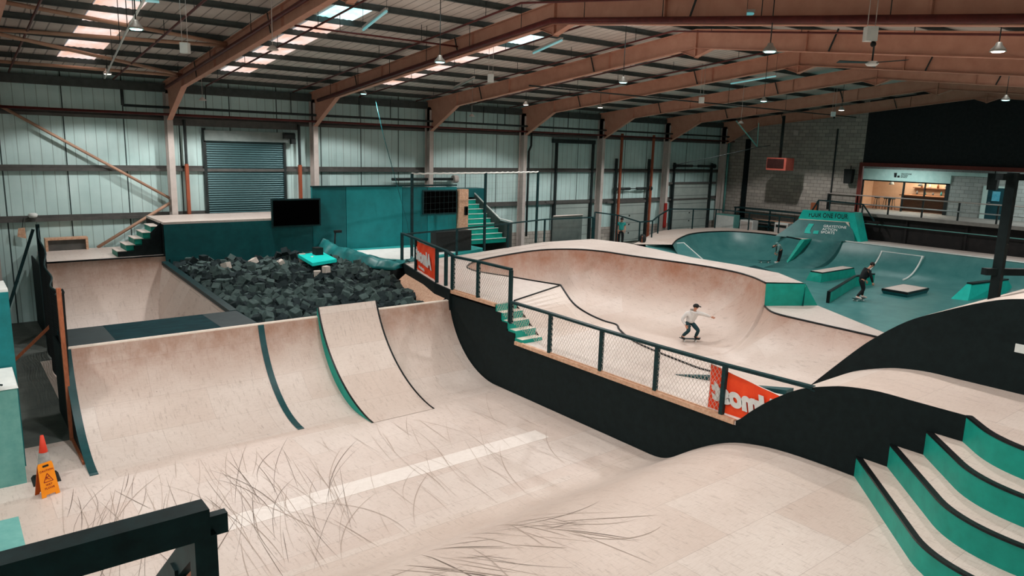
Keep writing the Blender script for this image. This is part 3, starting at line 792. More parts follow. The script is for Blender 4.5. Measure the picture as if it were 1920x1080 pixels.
b = MB(); b.xprism([(8.17,.2)] + [(y, z-.004) for y, z in pa if y <= 8.17] + [(-1.6,.2)], 12.5, 12.55); obj('side_panel', b, BLACK, t)
PC = [(11.0,.0),(10.4,.06),(9.6,.36),(8.9,.85),(8.2,1.5),(7.6,2.19),(6.9,2.98),(6.51,3.37),(5.95,3.82),(5.41,4.11),(4.66,4.45),(4.11,4.6),(3.2,4.7),(2.5,4.72),(-1.6,4.72)]
t = thing('roller', 'tallest roller at the right edge, tall black side with a small white plate on it', 'roller ramp', (18, 5, 0))
b = MB(); pc = smooth_prof(PC); pc = [(y, max(z, .01)) for y, z in pc]; extrude_x(b, pc, 14.5, 22.1); obj('riding_surface', b, PLY, t)
b = MB(); b.xprism([(8.17,1.3)] + [(y, z-.004) for y, z in pc if y <= 8.17] + [(-1.6,1.3)], 14.5, 14.55); obj('side_panel', b, BLACK, t)
b = MB(); b.xprism([(11,0)] + [(y, z-.004) for y, z in pc] + [(-1.6,0)], 22.05, 22.1); obj('side_panel', b, BLACK, t)
b = MB(); b.box(14.485, 14.498, 3.7, 4.12, 3.66, 3.81); solid('notice_plate', b, WHITE, 'small white plate on the tall black roller side at the right edge', 'plate')

# curved teal ledges
t = thing('stepped_ledges', 'four curved teal ledges with black edges stepping up in the bottom right corner', 'ledge', (11.5, 3.5, 1.28))
zz = [1.28, 1.66, 2.08, 2.5, 2.94]
def ledge_line(k):
    x0, xc = 12.5, 9.93+.57*k; ys = 5.67-.54*k
    d = .9
    pts = [(x0, ys)]
    xk = xc+.5; yk = ys-d*(x0-xk)
    m = 4
    for i in range(1, m+1): pts.append((x0+(xk-x0)*i/m, ys+(yk-ys)*i/m))
    # rounded turn towards -y
    p0 = V((xk, yk)); p1 = V((xc+.04, yk-.44)); p2 = V((xc, yk-1.15))
    for i in range(1, 11):
        s = i/10; q = p0*(1-s)**2 + p1*2*s*(1-s) + p2*s*s; pts.append((q.x, q.y))
    pts.append((xc, -1.6))
    return pts
for k in range(4):
    L = ledge_line(k)
    if k == 3: 
        pass
    b = MB()
    top = [(x, y) for x, y in L] + [(12.5, -1.6)]
    b.face([(x, y, zz[k+1]) for x, y in top]); obj('tread', b, PLY, t)
    b = MB(); b.grid([[(x, y, zz[k]) for x, y in L], [(x, y, zz[k+1]) for x, y in L]], 0, True); obj('riser', b, TEAL, t)
    b = MB(); rows = []
    for i, (x, y) in enumerate(L):
        a = V(L[max(i-1,0)]); c = V(L[min(i+1,len(L)-1)]); d = (c-a).normalized(); nrm = V((-d.y, d.x))
        if nrm.x < 0: nrm = -nrm
        w = .085
        rows.append([(x-nrm.x*.006, y-nrm.y*.006, zz[k+1]-.03), (x-nrm.x*.006, y-nrm.y*.006, zz[k+1]+.006), (x+nrm.x*w, y+nrm.y*w, zz[k+1]+.006)])
    b.grid(rows, 0, False); obj('edge_strip', b, COPING, t)
# ------------------------------------------------------------------ chain link fences
WIRE = mottled('galvanised_wire', '#b9aca2', '#cbbfb5', 5, .4, metal=.3)
def mesh_panel(p0, p1, z0a, z1a, z0b, z1b, pitch=.1, r=.003):
    """diamond wire between two posts; bottom/top heights at both ends"""
    b = MB(); p0 = V(p0); p1 = V(p1); L = (p1-p0).length; d = (p1-p0)/L
    lo = lambda u: z0a+(z0b-z0a)*u/L
    hi = lambda u: z1a+(z1b-z1a)*u/L
    H = max(z1a-z0a, z1b-z0b)
    nrm = V((-d.y, d.x, 0))
    k = -H
    zb = min(z0a, z0b); zt = max(z1a, z1b)
    while k < L+H:
        for s in (1, -1):
            # line u = k + s*(z-zb)*.7 (+H when falling)
            pts = []
            N = 40; u0 = k if s == 1 else k+H*.7
            seg = []
            for i in range(N+1):
                z = zb+(zt-zb)*i/N; u = u0+s*(z-zb)*.7
                if 0 <= u <= L and lo(u) <= z <= hi(u): seg.append((u, z))
            if len(seg) >= 2:
                a, c = seg[0], seg[-1]
                A = p0+d*a[0]; C = p0+d*c[0]
                b.beam((A.x, A.y, a[1]), (C.x, C.y, c[1]), 2*r, 2*r, up=nrm)
        k += pitch
    return b

def fence(name, label, pts, rail_z, base_z, post_w=.09, rail=(.12, .06), panels=True, skip=(), posts=None, group=None):
    """pts: plan points, one per post"""
    t = thing(name, label, 'fence', (*pts[0], base_z[0]), group)
    for i, (x, y) in enumerate(pts):
        b = MB(); b.box(x-post_w/2, x+post_w/2, y-post_w/2, y+post_w/2, base_z[i], rail_z[i]-rail[1]/2); obj('post', b, BLACKRAIL, t)
    for i in range(len(pts)-1):
        b = MB(); b.beam((*pts[i], rail_z[i]), (*pts[i+1], rail_z[i+1]), *rail); obj('top_rail', b, BLACKRAIL, t)
        if panels and i not in skip:
            obj('wire_mesh', mesh_panel((*pts[i],0), (*pts[i+1],0), base_z[i]+.03, rail_z[i]-.03, base_z[i+1]+.03, rail_z[i+1]-.03), WIRE, t)
            if abs(base_z[i]-base_z[i+1]) < .2: b = MB(); b.beam((*pts[i], base_z[i]+.03), (*pts[i+1], base_z[i+1]+.03), .03, .05); obj('bottom_batten', b, PLY_EDGE, t) if abs(base_z[i]-base_z[i+1]) < .2 else None
    return t
FXX = 12.54
fence('mesh_fence', 'long black railed mesh fence along the low bowl deck, above the black side wall', [(FXX,15.72),(FXX,14.04),(FXX,12.13),(FXX,10.37),(FXX,8.56),(FXX,6.62)],
      [2.6,2.6,2.58,2.58,2.6,2.66], [1.98,1.5,1.5,1.5,1.5,2.6], skip=(4,))
t = fence('mesh_fence', 'short black railed mesh fence on the high bowl deck above the teal steps', [(FXX,15.78),(FXX,17.35),(FXX,18.7)], [3.53,3.53,3.5], [2.0,2.42,2.42])
t = fence('mesh_fence', 'black banner fence turning along the foam pit corner', [(12.62,18.85),(12.7,19.35),(12.74,19.95),(13.35,22.3),(13.9,24.25)], [3.5,3.58,3.62,3.6,3.55], [2.45]*5, panels=False)
b = MB(); b.box(FXX-.07, FXX+.07, 15.66, 15.8, 1.74, 2.7)
# rails on the far deck edges
RP = [(13.95,24.3),(16.9,24.95),(20.3,25.85),(23.2,26.68),(26.3,26.52)]
t = thing('deck_railing', 'black railing along the rear edge of the bowl deck, in front of the rear stairs', 'railing', (20.3, 25.8, 2.4))
for (x, y) in RP[1:]:
    b = MB(); b.box(x-.035, x+.035, y-.035, y+.035, 2.4, 3.5); obj('post', b, BLACKRAIL, t)
for p, q in zip(RP, RP[1:]):
    b = MB(); b.beam((*p, 3.5), (*q, 3.5), .06, .06); obj('top_rail', b, BLACKRAIL, t)
RP2 = [(26.35,26.5,3.45),(28.6,28.7,3.5),(30.2,28.5,3.3),(31.2,27.7,2.95),(32.5,27.9,2.95),(34.2,28.9,3.1),(36.4,29.9,3.35),(38.5,29.7,3.3),(40.5,29.4,3.25),(41.6,27.6,3.15),(41.9,25.6,3.1),(41.6,24.4,3.1)]
t = thing('deck_railing', 'black railing dipping and rising around the far street course deck before the dock doors', 'railing', (34, 28, 2))
for i, (x, y, z) in enumerate(RP2):
    b = MB(); b.box(x-.03, x+.03, y-.03, y+.03, 1.6, z); obj('post', b, BLACKRAIL, t)
    if i: b = MB(); b.beam(RP2[i-1], (x, y, z), .06, .07); obj('top_rail', b, BLACKRAIL, t)

# tall net frame with a white rope along the top
t = thing('net_frame', 'tall black post frame with white rope top and pale net by the rear stairs', 'net frame', (18.6, 25.5, 2.4))
NP = [(14.6,24.7),(18.75,25.55),(22.6,26.6)]
for x, y in NP:
    b = MB(); b.box(x-.045, x+.045, y-.045, y+.045, 2.4, 5.78); obj('post', b, BLACKRAIL, t)
b = MB()
for (p, q) in zip(NP, NP[1:]):
    n = 30; pts = []
    for i in range(n+1): pts.append((p[0]+(q[0]-p[0])*i/n, p[1]+(q[1]-p[1])*i/n, 5.79-.025*abs(math.sin(i*1.05))))
    b.tube(pts, .035, 6)
obj('top_rope', b, WHITE, t)
NET = mottled('thin_net_cord', '#33494a', '#456061', 5, .6)
b = MB()
for (p, q) in zip(NP, NP[1:]):
    p = V((*p, 0)); q = V((*q, 0)); L = (q-p).length
    for i in range(1, int(L/.25)):
        a = p+(q-p)*(i*.25/L); b.beam((a.x, a.y, 3.6), (a.x, a.y, 5.75), .002, .002)
    for j in range(1, 9): b.beam((p.x, p.y, 3.6+j*.25), (q.x, q.y, 3.6+j*.25), .0025, .0025)
obj('net', b, NET, t)
tube_thing('hanging_rope', [(14.7,27.8,8.6),(15.0,27.7,7.2),(15.45,27.5,5.4),(15.9,27.3,3.6),(16.0,27.2,2.6)], .014, TEAL_DK, 'thin teal rope hanging in front of the tall teal padded wall', 'rope')

# orange banners with mirrored white script seen from behind
def banner(name, label, p0, p1, z0a, z1a, z0b, z1b, body, size, pos, fold=.03, sag=0, crop=None):
    t = thing(name, label, 'banner', (*p0, z0a))
    b = MB(); p0 = V((*p0,0)); p1 = V((*p1,0)); d = (p1-p0); L = d.length; d /= L; nrm = V((-d.y, d.x, 0))
    rows = []; nu, nv = 26, 14
    rng = random.Random(3)
    for j in range(nv+1):
        r = []
        for i in range(nu+1):
            u = i/nu; v = j/nv
            zb = z0a+(z0b-z0a)*u; zt = z1a+(z1b-z1a)*u - sag*math.sin(PI*u)
            w = fold*math.sin(u*9+v*5)*math.sin(PI*v)*.6+fold*.4*math.sin(u*23-v*8)
            P = p0+d*(u*L)+nrm*w; r.append((P.x, P.y, zb+(zt-zb)*v))
        rows.append(r)
    b.grid(rows, 0, True); cloth = obj('cloth', b, ORANGE, t)
    # white piping round the edge
    b = MB(); edge = rows[0] + [r[-1] for r in rows[1:]] + rows[-1][::-1][1:] + [r[0] for r in rows[::-1][1:]]
    b.tube(edge, .008, 5, cap=False); obj('hem', b, mottled('banner_hem', '#e9d6cc', '#f2e4dc', 9, .6), t)
    return t, p0, d, L, nrm
SCRIPT = mottled('banner_script_white', '#cfd0cd', '#e3e2de', 9, .6)
t, p0, d, L, nrm = banner('banner', 'square orange banner with mirrored white script tied to the pit corner fence', (13.42,22.5), (12.75,20.05), 2.52, 3.52, 2.5, 3.56, 'Almost', .5, None)
side = -nrm if (-nrm).dot(V((0,0,0))-p0) > 0 else nrm
def put_script(t, p0, d, L, side, u, z, size, rot=0, sx=1.0, body='Almost', sub=None):
    o = p0+d*(L*u)+side*.04; o.z = z
    # mirrored: the reading direction runs against what the camera sees
    right = d if d.dot(Rcam) > 0 else -d
    x = (right*-1); y = V((0,0,1))
    rx = x*math.cos(rot)+y*math.sin(rot); ry = y*math.cos(rot)-x*math.sin(rot)
    m = Matrix(((rx.x, ry.x, side.x, o.x), (rx.y, ry.y, side.y, o.y), (rx.z, ry.z, side.z, o.z), (0,0,0,1)))
    text(body, 'lettering', SCRIPT, t, size, m, .003, .25, .03*size/.5, bold_scale=(sx, 1))
    if sub:
        o2 = o - V((0,0,size*.62)) - right*.25
        m2 = m.copy(); m2[0][3], m2[1][3], m2[2][3] = o2
        text(sub, 'lettering', SCRIPT, t, size*.24, m2, .003, .2, .004)
Rcam = V((math.sin(.89751), -math.cos(.89751), 0))
put_script(t, p0, d, L, side, .5, 3.05, .62, rot=.06, sx=.98, sub='skateboards')
t, p0, d, L, nrm = banner('banner', 'sagging orange banner with mirrored white script tied to the mesh fence near the rollers', (12.6,8.95), (12.6,6.75), 1.55, 2.52, 1.55, 2.2, 'Almost', .6, None, sag=.0, fold=.02)
side = -nrm if (-nrm).dot(V((0,0,0))-p0) > 0 else nrm
put_script(t, p0, d, L, side, .44, 1.95, .56, rot=.03, sx=.98)

# dark net along the left end of the ramps, braces behind it
t = thing('side_net', 'black debris net stretched along the left end of the plywood ramps', 'net', (2.3, 22, 0))
NETB = mottled('black_debris_net', '#0d1212', '#1a2122', 14, .8)
b = MB(); n = 60
def nettop(u): return 3.5-1.05*math.sin(PI*min(1, u*1.0))**.8*(.75) + .5*u
for i in range(n+1):
    u = i/n; y = 18.6+8.4*u; x = 2.02+.45*u
    for k in (0,):
        pass
lines = []
for i in range(0, 121):
    u = i/120; y = 18.6+8.4*u; x = 2.02+.45*u+.05*math.sin(u*25)
    b.beam((x, y, .05), (x+.03, y, nettop(u)), .02, .006, up=(0,1,0))
for j in range(0, 46):
    v = j/45; pts = []
    for i in range(0, 31):
        u = i/30; y = 18.6+8.4*u; x = 2.02+.45*u+.05*math.sin(u*25)+.03*v
        pts.append((x, y, .05+(nettop(u)-.05)*v))
    for p, q in zip(pts, pts[1:]): b.beam(p, q, .012, .03, up=(0,0,1))
obj('mesh', b, NETB, t, merge=False)
b = MB(); b.tube([(2.02+.45*i/30+.05*math.sin(i/30*25)+.03, 18.6+8.4*i/30, nettop(i/30)) for i in range(31)], .025, 6); obj('top_rope', b, BLACKRAIL, t)
b = MB(); b.box(2.42, 2.52, 26.95, 27.07, 0, 4.1); obj('post', b, BLACKRAIL, t)
for a, c, lab in (((2.35,27.0,3.95),(1.0,27.2,0.0),'black raking prop leaning from the side net post to the floor'), ):
    b = MB(); b.beam(a, c, .09, .09); solid('raking_prop', b, BLACKRAIL, lab, 'prop')
b = MB(); b.beam((1.25,25.5,.05), (2.5,25.6,1.2), .06, .08); solid('raking_prop', b, TIMBER, 'raw orange timber prop leaning against the side net', 'prop')
b = MB(); b.box(3.0, 4.45, 31.2, 31.7, 2.66, 3.12)
t = thing('bench_box', 'low timber framed box on the far deck by the left wall', 'box', (3.7,31.4,2.65))
b = MB(); b.box(3.05, 4.42, 31.2, 31.6, 3.05, 3.12); b.box(3.05, 3.13, 31.2, 31.6, 2.65, 3.05); b.box(4.34, 4.42, 31.2, 31.6, 2.65, 3.05); obj('frame', b, PLY_EDGE, t)
b = MB(); b.box(3.13, 4.34, 31.3, 31.34, 2.65, 3.05); obj('panel', b, RAIL_DK, t)
t = thing('hanging_tag', 'small brown tag hanging on the left wall rail', 'tag', (2.45,31.6,3.6))
b = MB(); b.hexa([(2.25,31.6,3.2),(2.5,31.6,3.12),(2.52,31.62,3.12),(2.27,31.62,3.2)], [(2.3,31.6,3.5),(2.48,31.6,3.52),(2.5,31.62,3.52),(2.32,31.62,3.5)]); obj('card', b, PLY_EDGE, t)
b = MB(); b.tube([(2.42,31.61,3.5),(2.5,31.61,3.9)], .01, 5); obj('cord', b, PIPE_BLK, t)
b = MB(); b.lathe([(.0,.0),(.12,0),(.16,.1),(.1,.16),(0,.16)], (2.78,31.55,3.88), 12); solid('rail_lamp', b, WHITE, 'small pale lamp sitting on the left wall rail above the hanging tag', 'lamp')

# near railing at the lower left, on the camera platform
t = thing('platform_railing', 'thick black timber railing in the bottom left foreground', 'railing', (.8, 3.0, 4.3))
b = MB(); b.box(-1.6, .77, 2.92, 3.03, 5.27, 5.4); obj('top_rail', b, BLACKRAIL, t)
b = MB(); b.box(.71, .8, 2.94, 3.03, 4.3, 5.27); obj('post', b, BLACKRAIL, t)
b = MB(); b.box(.77, .86, 2.985, 3.03, 5.24, 5.33); obj('rail_block', b, BLACKRAIL, t)
b = MB(); b.beam((.75,3.05,5.2), (.75,4.35,4.15), .05, .11); obj('stair_rail', b, BLACKRAIL, t)
b = MB(); b.box(.71,.79, 3.33, 3.41, 3.7, 4.93); obj('post', b, BLACKRAIL, t)
b = MB(); b.beam((.75,3.1,5.02), (.75,4.4,3.97), .03, .05); obj('lower_stair_rail', b, TIMBER, t)
b = MB(); b.box(-1.8, .86, 1.8, 3.06, 4.15, 4.3); b.box(-1.8, .86, 2.9, 3.0, 0, 4.15); solid('camera_platform', b, PLY, 'plywood platform just below the bottom left railing', 'platform')

# pale teal blocks at the left edge
t = thing('teal_block', 'tall dark teal block with pale top at the left edge behind the wet floor sign', 'block', (.5, 17.2, 0))
b = MB(); b.box(-.6, .93, 16.6, 17.4, 0, 2.0); obj('body', b, TEAL_GREY, t)
b = MB(); b.hexa([(-.6,16.56,2.0),(.95,16.56,2.0),(.95,17.5,2.0),(-.6,17.5,2.0)], [(-.6,16.6,2.06),(.93,16.6,2.06),(.93,17.45,2.2),(-.6,17.45,2.2)]); obj('lid', b, WHITE, t)
b = MB(); b.box(-.6, 1.0, 17.5, 18.6, 0, 3.75); obj('rear_body', b, mottled('mid_teal_paint', '#0f6b6e', '#178084', 3, .5), t)
b = MB(); b.box(-.6, 1.0, 17.5, 18.6, 3.75, 3.8); obj('rear_lid', b, WHITE, t)
b = MB(); b.tube([(.2,16.58,2.1),(.3,16.52,2.16),(.55,16.52,2.16),(.7,16.58,2.1)], .02, 6); obj('handle', b, BLACKRAIL, t)
b = MB(); b.hexa([(-.5,10.9,0),(.56,10.9,0),(.56,12.5,0),(-.5,12.5,0)], [(-.5,10.9,1.2),(.55,11.5,1.2),(.55,12.5,1.2),(-.5,12.5,1.2)]); solid('teal_block', b, TEAL_GREY, 'pale teal block just behind the bottom left railing', 'block')
# ------------------------------------------------------------------ concrete street course
b = MB(); b.prism([(22.3,-1.7),(44.6,-1.7),(44.6,31.7),(26.0,31.7),(26.0,27.0),(25.0,26.0),(25.0,14.2),(24.4,13.2),(22.6,9.6)], 0, .6); struct('floor_street', b, CONC)
def qp_x(mb, x0, y0, y1, h, run, z0=.6, n=14, mi=0):
    """transition rising towards +x"""
    a = arc(0, run, h, n)
    mb.grid([[(x0+p[0], y, z0+p[1]) for p in a] for y in (y0, y1)], mi, True)
    return [(x0+p[0], z0+p[1]) for p in a]
t = thing('street_quarter_pipe', 'long teal concrete quarter pipe with plywood deck along the far end on the right', 'quarter pipe', (42.6, 12, .6))
b = MB(); pr_ = qp_x(b, 39.7, 2.0, 21.4, 1.4, 2.3); obj('riding_surface', b, CONC, t)
b = MB(); b.box(42.0, 44.2, 2.0, 21.35, 1.9, 2.02); obj('deck', b, PLY_DECK, t)
b = MB(); b.tube([(42.0, 2.0, 2.02), (42.0, 21.4, 2.02)], .04, 6); obj('coping', b, WHITE, t)
b = MB(); b.yprism([(x, z) for x, z in pr_] + [(42.0, .6)], 21.4, 21.44); obj('side_panel', b, TEAL, t)
b = MB(); b.yprism([(42.0,.6),(44.2,.6),(44.2,1.9),(42.0,1.9)], 21.3, 21.36); obj('end_panel', b, TEAL, t)
t = thing('mini_quarter_pipe', 'small raised teal concrete quarter pipe with pale edges in front of the long one', 'quarter pipe', (41.5, 18, .6))
b = MB(); pm = qp_x(b, 39.7, 16.8, 18.9, 1.12, 2.0); obj('riding_surface', b, CONC, t)
for y0, y1 in ((16.72, 16.8), (18.9, 18.98)):
    b = MB(); b.yprism([(x, z+.01) for x, z in pm] + [(41.7, .6)], y0, y1); obj('side_panel', b, TEAL_GREY, t)
for y in (16.76, 18.94):
    b = MB(); b.tube([(x, y, z+.03) for x, z in pm], .045, 6); obj('edge_tube', b, WHITE, t)
b = MB(); b.box(41.7, 41.85, 16.72, 18.98, 1.5, 1.75); obj('coping', b, WHITE, t)
# curved pocket at the left of the street course
PK = [(40.25,23.05,2.0, 38.1,22.7),(40.7,24.6,2.0, 38.6,24.3),(40.7,26.2,2.0, 38.7,25.0),(39.9,27.6,2.0, 38.2,25.6),(38.3,28.1,2.0, 37.4,25.9),(36.5,28.0,2.0, 35.9,25.8),(34.9,27.4,2.0, 35.0,25.3),(33.2,26.6,1.95, 34.0,24.6),(31.6,25.6,1.9, 32.6,23.8)]
PKO = [(41.9,23.0),(42.3,24.6),(42.2,27.0),(41.4,29.2),(39.5,29.8),(36.6,30.0),(34.2,29.2),(31.6,27.7),(29.5,26.6)]
t = thing('street_pocket', 'rounded teal concrete pocket transition with plywood deck by the far wall corner', 'quarter pipe', (38, 27, .6))
sp = smooth_path(PK, 6); so = smooth_path(PKO, 6)
b = MB(); rows = []
for x, y, h, bx, by in sp:
    R = 2.2; hh = h-.6; th = math.acos(1-hh/R); r = []
    for i in range(13):
        a = th*i/12; fr = math.sin(a)/math.sin(th); r.append((bx+(x-bx)*fr, by+(y-by)*fr, .602+R*(1-math.cos(a))))
    rows.append(r)
b.grid(rows, 0, True); obj('riding_surface', b, CONC, t)
b = MB(); b.grid([[(p[0], p[1], p[2]) for p in sp], [(q[0], q[1], p[2]+.02) for p, q in zip(sp, so)]], 0, False); b.grid([[(q[0], q[1], p[2]+.02) for p, q in zip(sp, so)], [(q[0], q[1], .0) for q in so]], 0, False); obj('deck', b, PLY, t)
b = MB(); b.tube([(p[0], p[1], p[2]+.01) for p in sp], .04, 6); obj('coping', b, COPING, t)
b = MB(); b.face([sp[0][:2]+(2.0,), (41.9,23.0,2.0), (41.9,23.0,.6), (38.1,22.7,.6)] ); 
b = MB(); b.hexa([(38.1,22.65,.6),(41.9,22.95,.6),(41.9,23.05,.6),(38.1,22.75,.6)], [(40.2,22.8,2.0),(41.9,22.95,2.0),(41.9,23.05,2.0),(40.2,23.05,2.0)]); obj('end_panel', b, TEAL, t)
t = thing('hip_bank', 'small teal hip bank with a pale edge beside the bowl deck', 'bank ramp', (32, 25.5, .6))
A, B_, A2_, B2_ = (30.2,26.3,1.85), (33.5,26.35,1.8), (28.5,23.3,.62), (32.3,23.0,.62)
b = MB(); b.hexa([A2_, B2_, (33.7,26.5,.62), (30.0,26.6,.62)], [(28.6,23.4,.66), (32.3,23.1,.66), B_, A]); obj('riding_surface', b, CONC, t)
b = MB(); b.tube([A, B_, (32.35,23.05,.66)], .035, 5); obj('edge_strip', b, WHITE, t)
# tall lettered wall in the middle of the far end
t = thing('lettered_ramp', 'tall teal wall ramp with white and black lettering at the far end', 'wall ramp', (42.6, 22.3, .6))
b = MB(); rows = []
prof = [(39.2,.604),(40.1,.72),(40.9,.97),(41.5,1.3),(42.05,1.8),(42.5,2.35),(42.95,3.1)]
def shift(y, z=3.0):
    s = max(0, min(1, (z-.6)/1.4)); up = 1.9*(y-20.7)/4.1; lo_ = .35+2.25*(y-21.45)/1.6
    return lo_+(up-lo_)*s
prof = prof[:5]+[(42.2,2.0),(42.2,2.012)]+prof[5:]
for k, (x, z) in enumerate(prof):
    f = max(0, (z-2.0)/1.1); yl = 24.8-f*.8 if z > 2.005 else 23.05; yr = 20.75+f*.65 if z > 2.005 else 21.4
    rows.append([(x-shift(yl, z), yl, z), (x-shift((yl+yr)/2, z), (yl+yr)/2, z), (x-shift(yr, z), yr, z)])
b.grid(rows, 0, True)
for e in (0, 2): b.grid([[r[e] for r in rows if r[e][2] < 2.005], [(r[e][0], r[e][1], .6) for r in rows if r[e][2] < 2.005]], 0, False)
o = obj('riding_surface', b, mottled('dark_teal_concrete', '#2a6061', '#407674', 1.6, .45), t)
b = MB(); b.hexa([(41.42,24.05,3.1),(42.7,21.25,3.1),(43.0,21.25,3.1),(41.7,24.05,3.1)], [(41.5,23.85,3.66),(42.74,21.2,3.66),(43.0,21.2,3.66),(41.8,23.85,3.66)])
b.hexa([(42.5,21.0,1.9),(42.5,20.55,1.9),(43.4,20.55,1.9),(43.4,21.0,1.9)], [(42.5,21.55,3.66),(42.5,21.15,3.66),(43.4,21.15,3.66),(43.4,21.55,3.66)])
BRIGHT_TEAL = mottled('bright_teal_paint', '#10a89a', '#1bbcae', 3, .5)
obj('fascia', b, BRIGHT_TEAL, t)
b = MB(); b.hexa([(42.46,21.3,1.9),(42.46,20.95,1.9),(42.5,20.95,1.9),(42.5,21.3,1.9)], [(42.5,21.72,3.1),(42.5,21.45,3.1),(42.54,21.45,3.1),(42.54,21.72,3.1)]); b.beam((42.66,21.3,3.09),(41.4,24.0,3.09),.05,.04); obj('edge_strip', b, WHITE_EDGE, t)
b = MB(); b.prism([(43.0,21.2),(44.2,21.2),(44.2,23.9),(41.8,23.9)], 3.0, 3.1); obj('platform', b, BLACK, t)
INK = mottled('black_ink', '#101514', '#171d1c', 5, .6)
mt = frame_matrix((42.11,22.55,3.39), (.463,-1,0), (0.03,0,1))
text('FOUR ONE FOUR', 'lettering', INK, t, .36, mt, .004, 0, .004, bold_scale=(.72, 1.1), spacing=1.08)
WHITE_INK = mottled('white_lettering', '#dfe6e4', '#eef2f0', 5, .5)
def on_wall(y, z):      # point just in front of the sloping face
    x = 42.95-(3.1-z)*.6-shift(y); return V((x-.025, y, z))
for i, wd in enumerate(('GRAYSTONE', 'ACTION', 'SPORTS')):
    m = frame_matrix(on_wall(22.62, 2.78-.18*i), (.463,-1,0), V((.6,0,1)))
    text(wd, 'lettering', WHITE_INK, t, .22, m, .004, 0, .002, align='LEFT')
# the two-part emblem left of the words
b = MB()
def q(y, z): return on_wall(y, z)
def emblem(pts): 
    a = [q(*p) for p in pts]; b.hexa(a, [p+V((-.012,0,.004)) for p in a])
emblem([(23.38,2.86),(23.12,2.86),(23.18,2.6),(23.17,2.44),(23.08,2.3),(23.42,2.3),(23.44,2.5)])
emblem([(23.0,2.48),(22.74,2.5),(22.72,2.3),(22.98,2.3)])
obj('emblem', b, BRIGHT_TEAL, t)
t2 = thing('platform_railing', 'black railing around the platform above the lettered wall', 'railing', (43.5, 22.5, 3.1))
RR = [(43.2,24.7,2.6),(43.3,23.9,4.2),(43.4,23.2,4.2),(43.5,21.2,4.15),(43.7,20.5,3.2)]
for p, q2 in zip(RR, RR[1:]):
    b = MB(); b.beam(p, q2, .06, .08); obj('top_rail', b, BLACKRAIL, t2)
for p in RR[1:4]:
    b = MB(); b.box(p[0]-.03, p[0]+.03, p[1]-.03, p[1]+.03, 3.1, p[2]); obj('post', b, BLACKRAIL, t2)

# ledges and pads
def ledge(label, base, top, z0, z1, body, topm, edge=.05):
    cx = sum(p[0] for p in base)/4; cy = sum(p[1] for p in base)/4
    t = thing('grind_ledge', label, 'ledge', (cx, cy, z0))
    b = MB(); b.hexa([(x, y, z0) for x, y in base], [(x, y, z1-edge) for x, y in top]); obj('body', b, body, t)
    b = MB(); b.hexa([(x, y, z1-edge) for x, y in top], [(x, y, z1) for x, y in top]); obj('edge_band', b, COPING, t)
    c = V((sum(p[0] for p in top)/4, sum(p[1] for p in top)/4)); 
    b = MB(); ins = [V(p)+(c-V(p)).normalized()*.09 for p in top]; b.face([(p.x, p.y, z1+.004) for p in ins]); obj('top_board', b, topm, t)
    return t
ledge('teal grind ledge with plywood top and sloped end, left of the black clad skater', [(34.9,19.5),(34.95,18.72),(38.6,18.72),(38.6,19.5)][::1], [(35.0,19.35),(35.0,18.72),(38.3,18.72),(38.3,19.35)], .6, 1.1, TEAL, PLY_DECK)
t = thing('hubba_ledge', 'long teal sloping wedge ledge with black edge behind the black clad skater', 'ledge', (33.5, 16.4, .6))
HB = [(30.35,15.75),(35.4,17.15),(37.0,17.0)]
hz = [1.12,1.16,1.16]
b = MB()
for i in range(2):
    (xa, ya), (xb, yb) = HB[i], HB[i+1]; za = hz[i] if i else .6+.52; zb = hz[i+1]
    b.hexa([(xa,ya,.6),(xb,yb,.6),(xb,yb+.12,.6),(xa,ya+.12,.6)], [(xa,ya,za-.05),(xb,yb,zb-.05),(xb,yb+.12,zb-.05),(xa,ya+.12,za-.05)])
obj('body', b, TEAL, t)
b = MB()
for i in range(2):
    (xa, ya), (xb, yb) = HB[i], HB[i+1]
    b.hexa([(xa,ya-.01,hz[i]-.06),(xb,yb-.01,hz[i+1]-.06),(xb,yb+.13,hz[i+1]-.06),(xa,ya+.13,hz[i]-.06)], [(xa,ya-.01,hz[i]),(xb,yb-.01,hz[i+1]),(xb,yb+.13,hz[i+1]),(xa,ya+.13,hz[i])])
b.box(30.3,30.36,15.74,15.88,.6,1.12)
obj('edge_band', b, COPING, t)
ledge('low square manual pad with pale plywood top right of the black clad skater', [(34.9,15.55),(34.9,14.45),(37.0,14.45),(37.0,15.55)], [(34.8,15.6),(34.8,14.4),(37.05,14.4),(37.05,15.6)], .6, .85, TEAL_DK, PLY_DECK, .1)
t = thing('grind_ledge', 'bright teal bank ledge with black top edge behind the tall black post', 'ledge', (38.8, 12.6, .6))
b = MB(); b.hexa([(36.7,12.55,.6),(41.2,12.1,.6),(41.2,13.0,.6),(36.5,13.2,.6)], [(37.35,12.72,1.28),(40.5,12.25,1.28),(40.5,12.45,1.28),(37.4,12.92,1.28)]); obj('body', b, BRIGHT_TEAL, t)
b = MB(); b.hexa([(37.33,12.68,1.27),(40.5,12.22,1.27),(40.5,12.47,1.27),(37.38,12.94,1.27)], [(37.33,12.68,1.33),(40.5,12.22,1.33),(40.5,12.47,1.33),(37.38,12.94,1.33)]); obj('edge_band', b, COPING, t)
b = MB(); b.hexa([(34.2,23.0,.6),(36.0,23.1,.6),(34.9,20.3,.6),(34.3,20.4,.6)][::-1], [(34.6,22.9,.78),(35.6,23.0,.82),(34.8,20.4,.62),(34.35,20.5,.62)][::-1]); solid('kicker_wedge', b, TEAL_BAND, 'low dark wedge on the concrete beyond the bowl deck, in front of the stooping person', 'wedge')

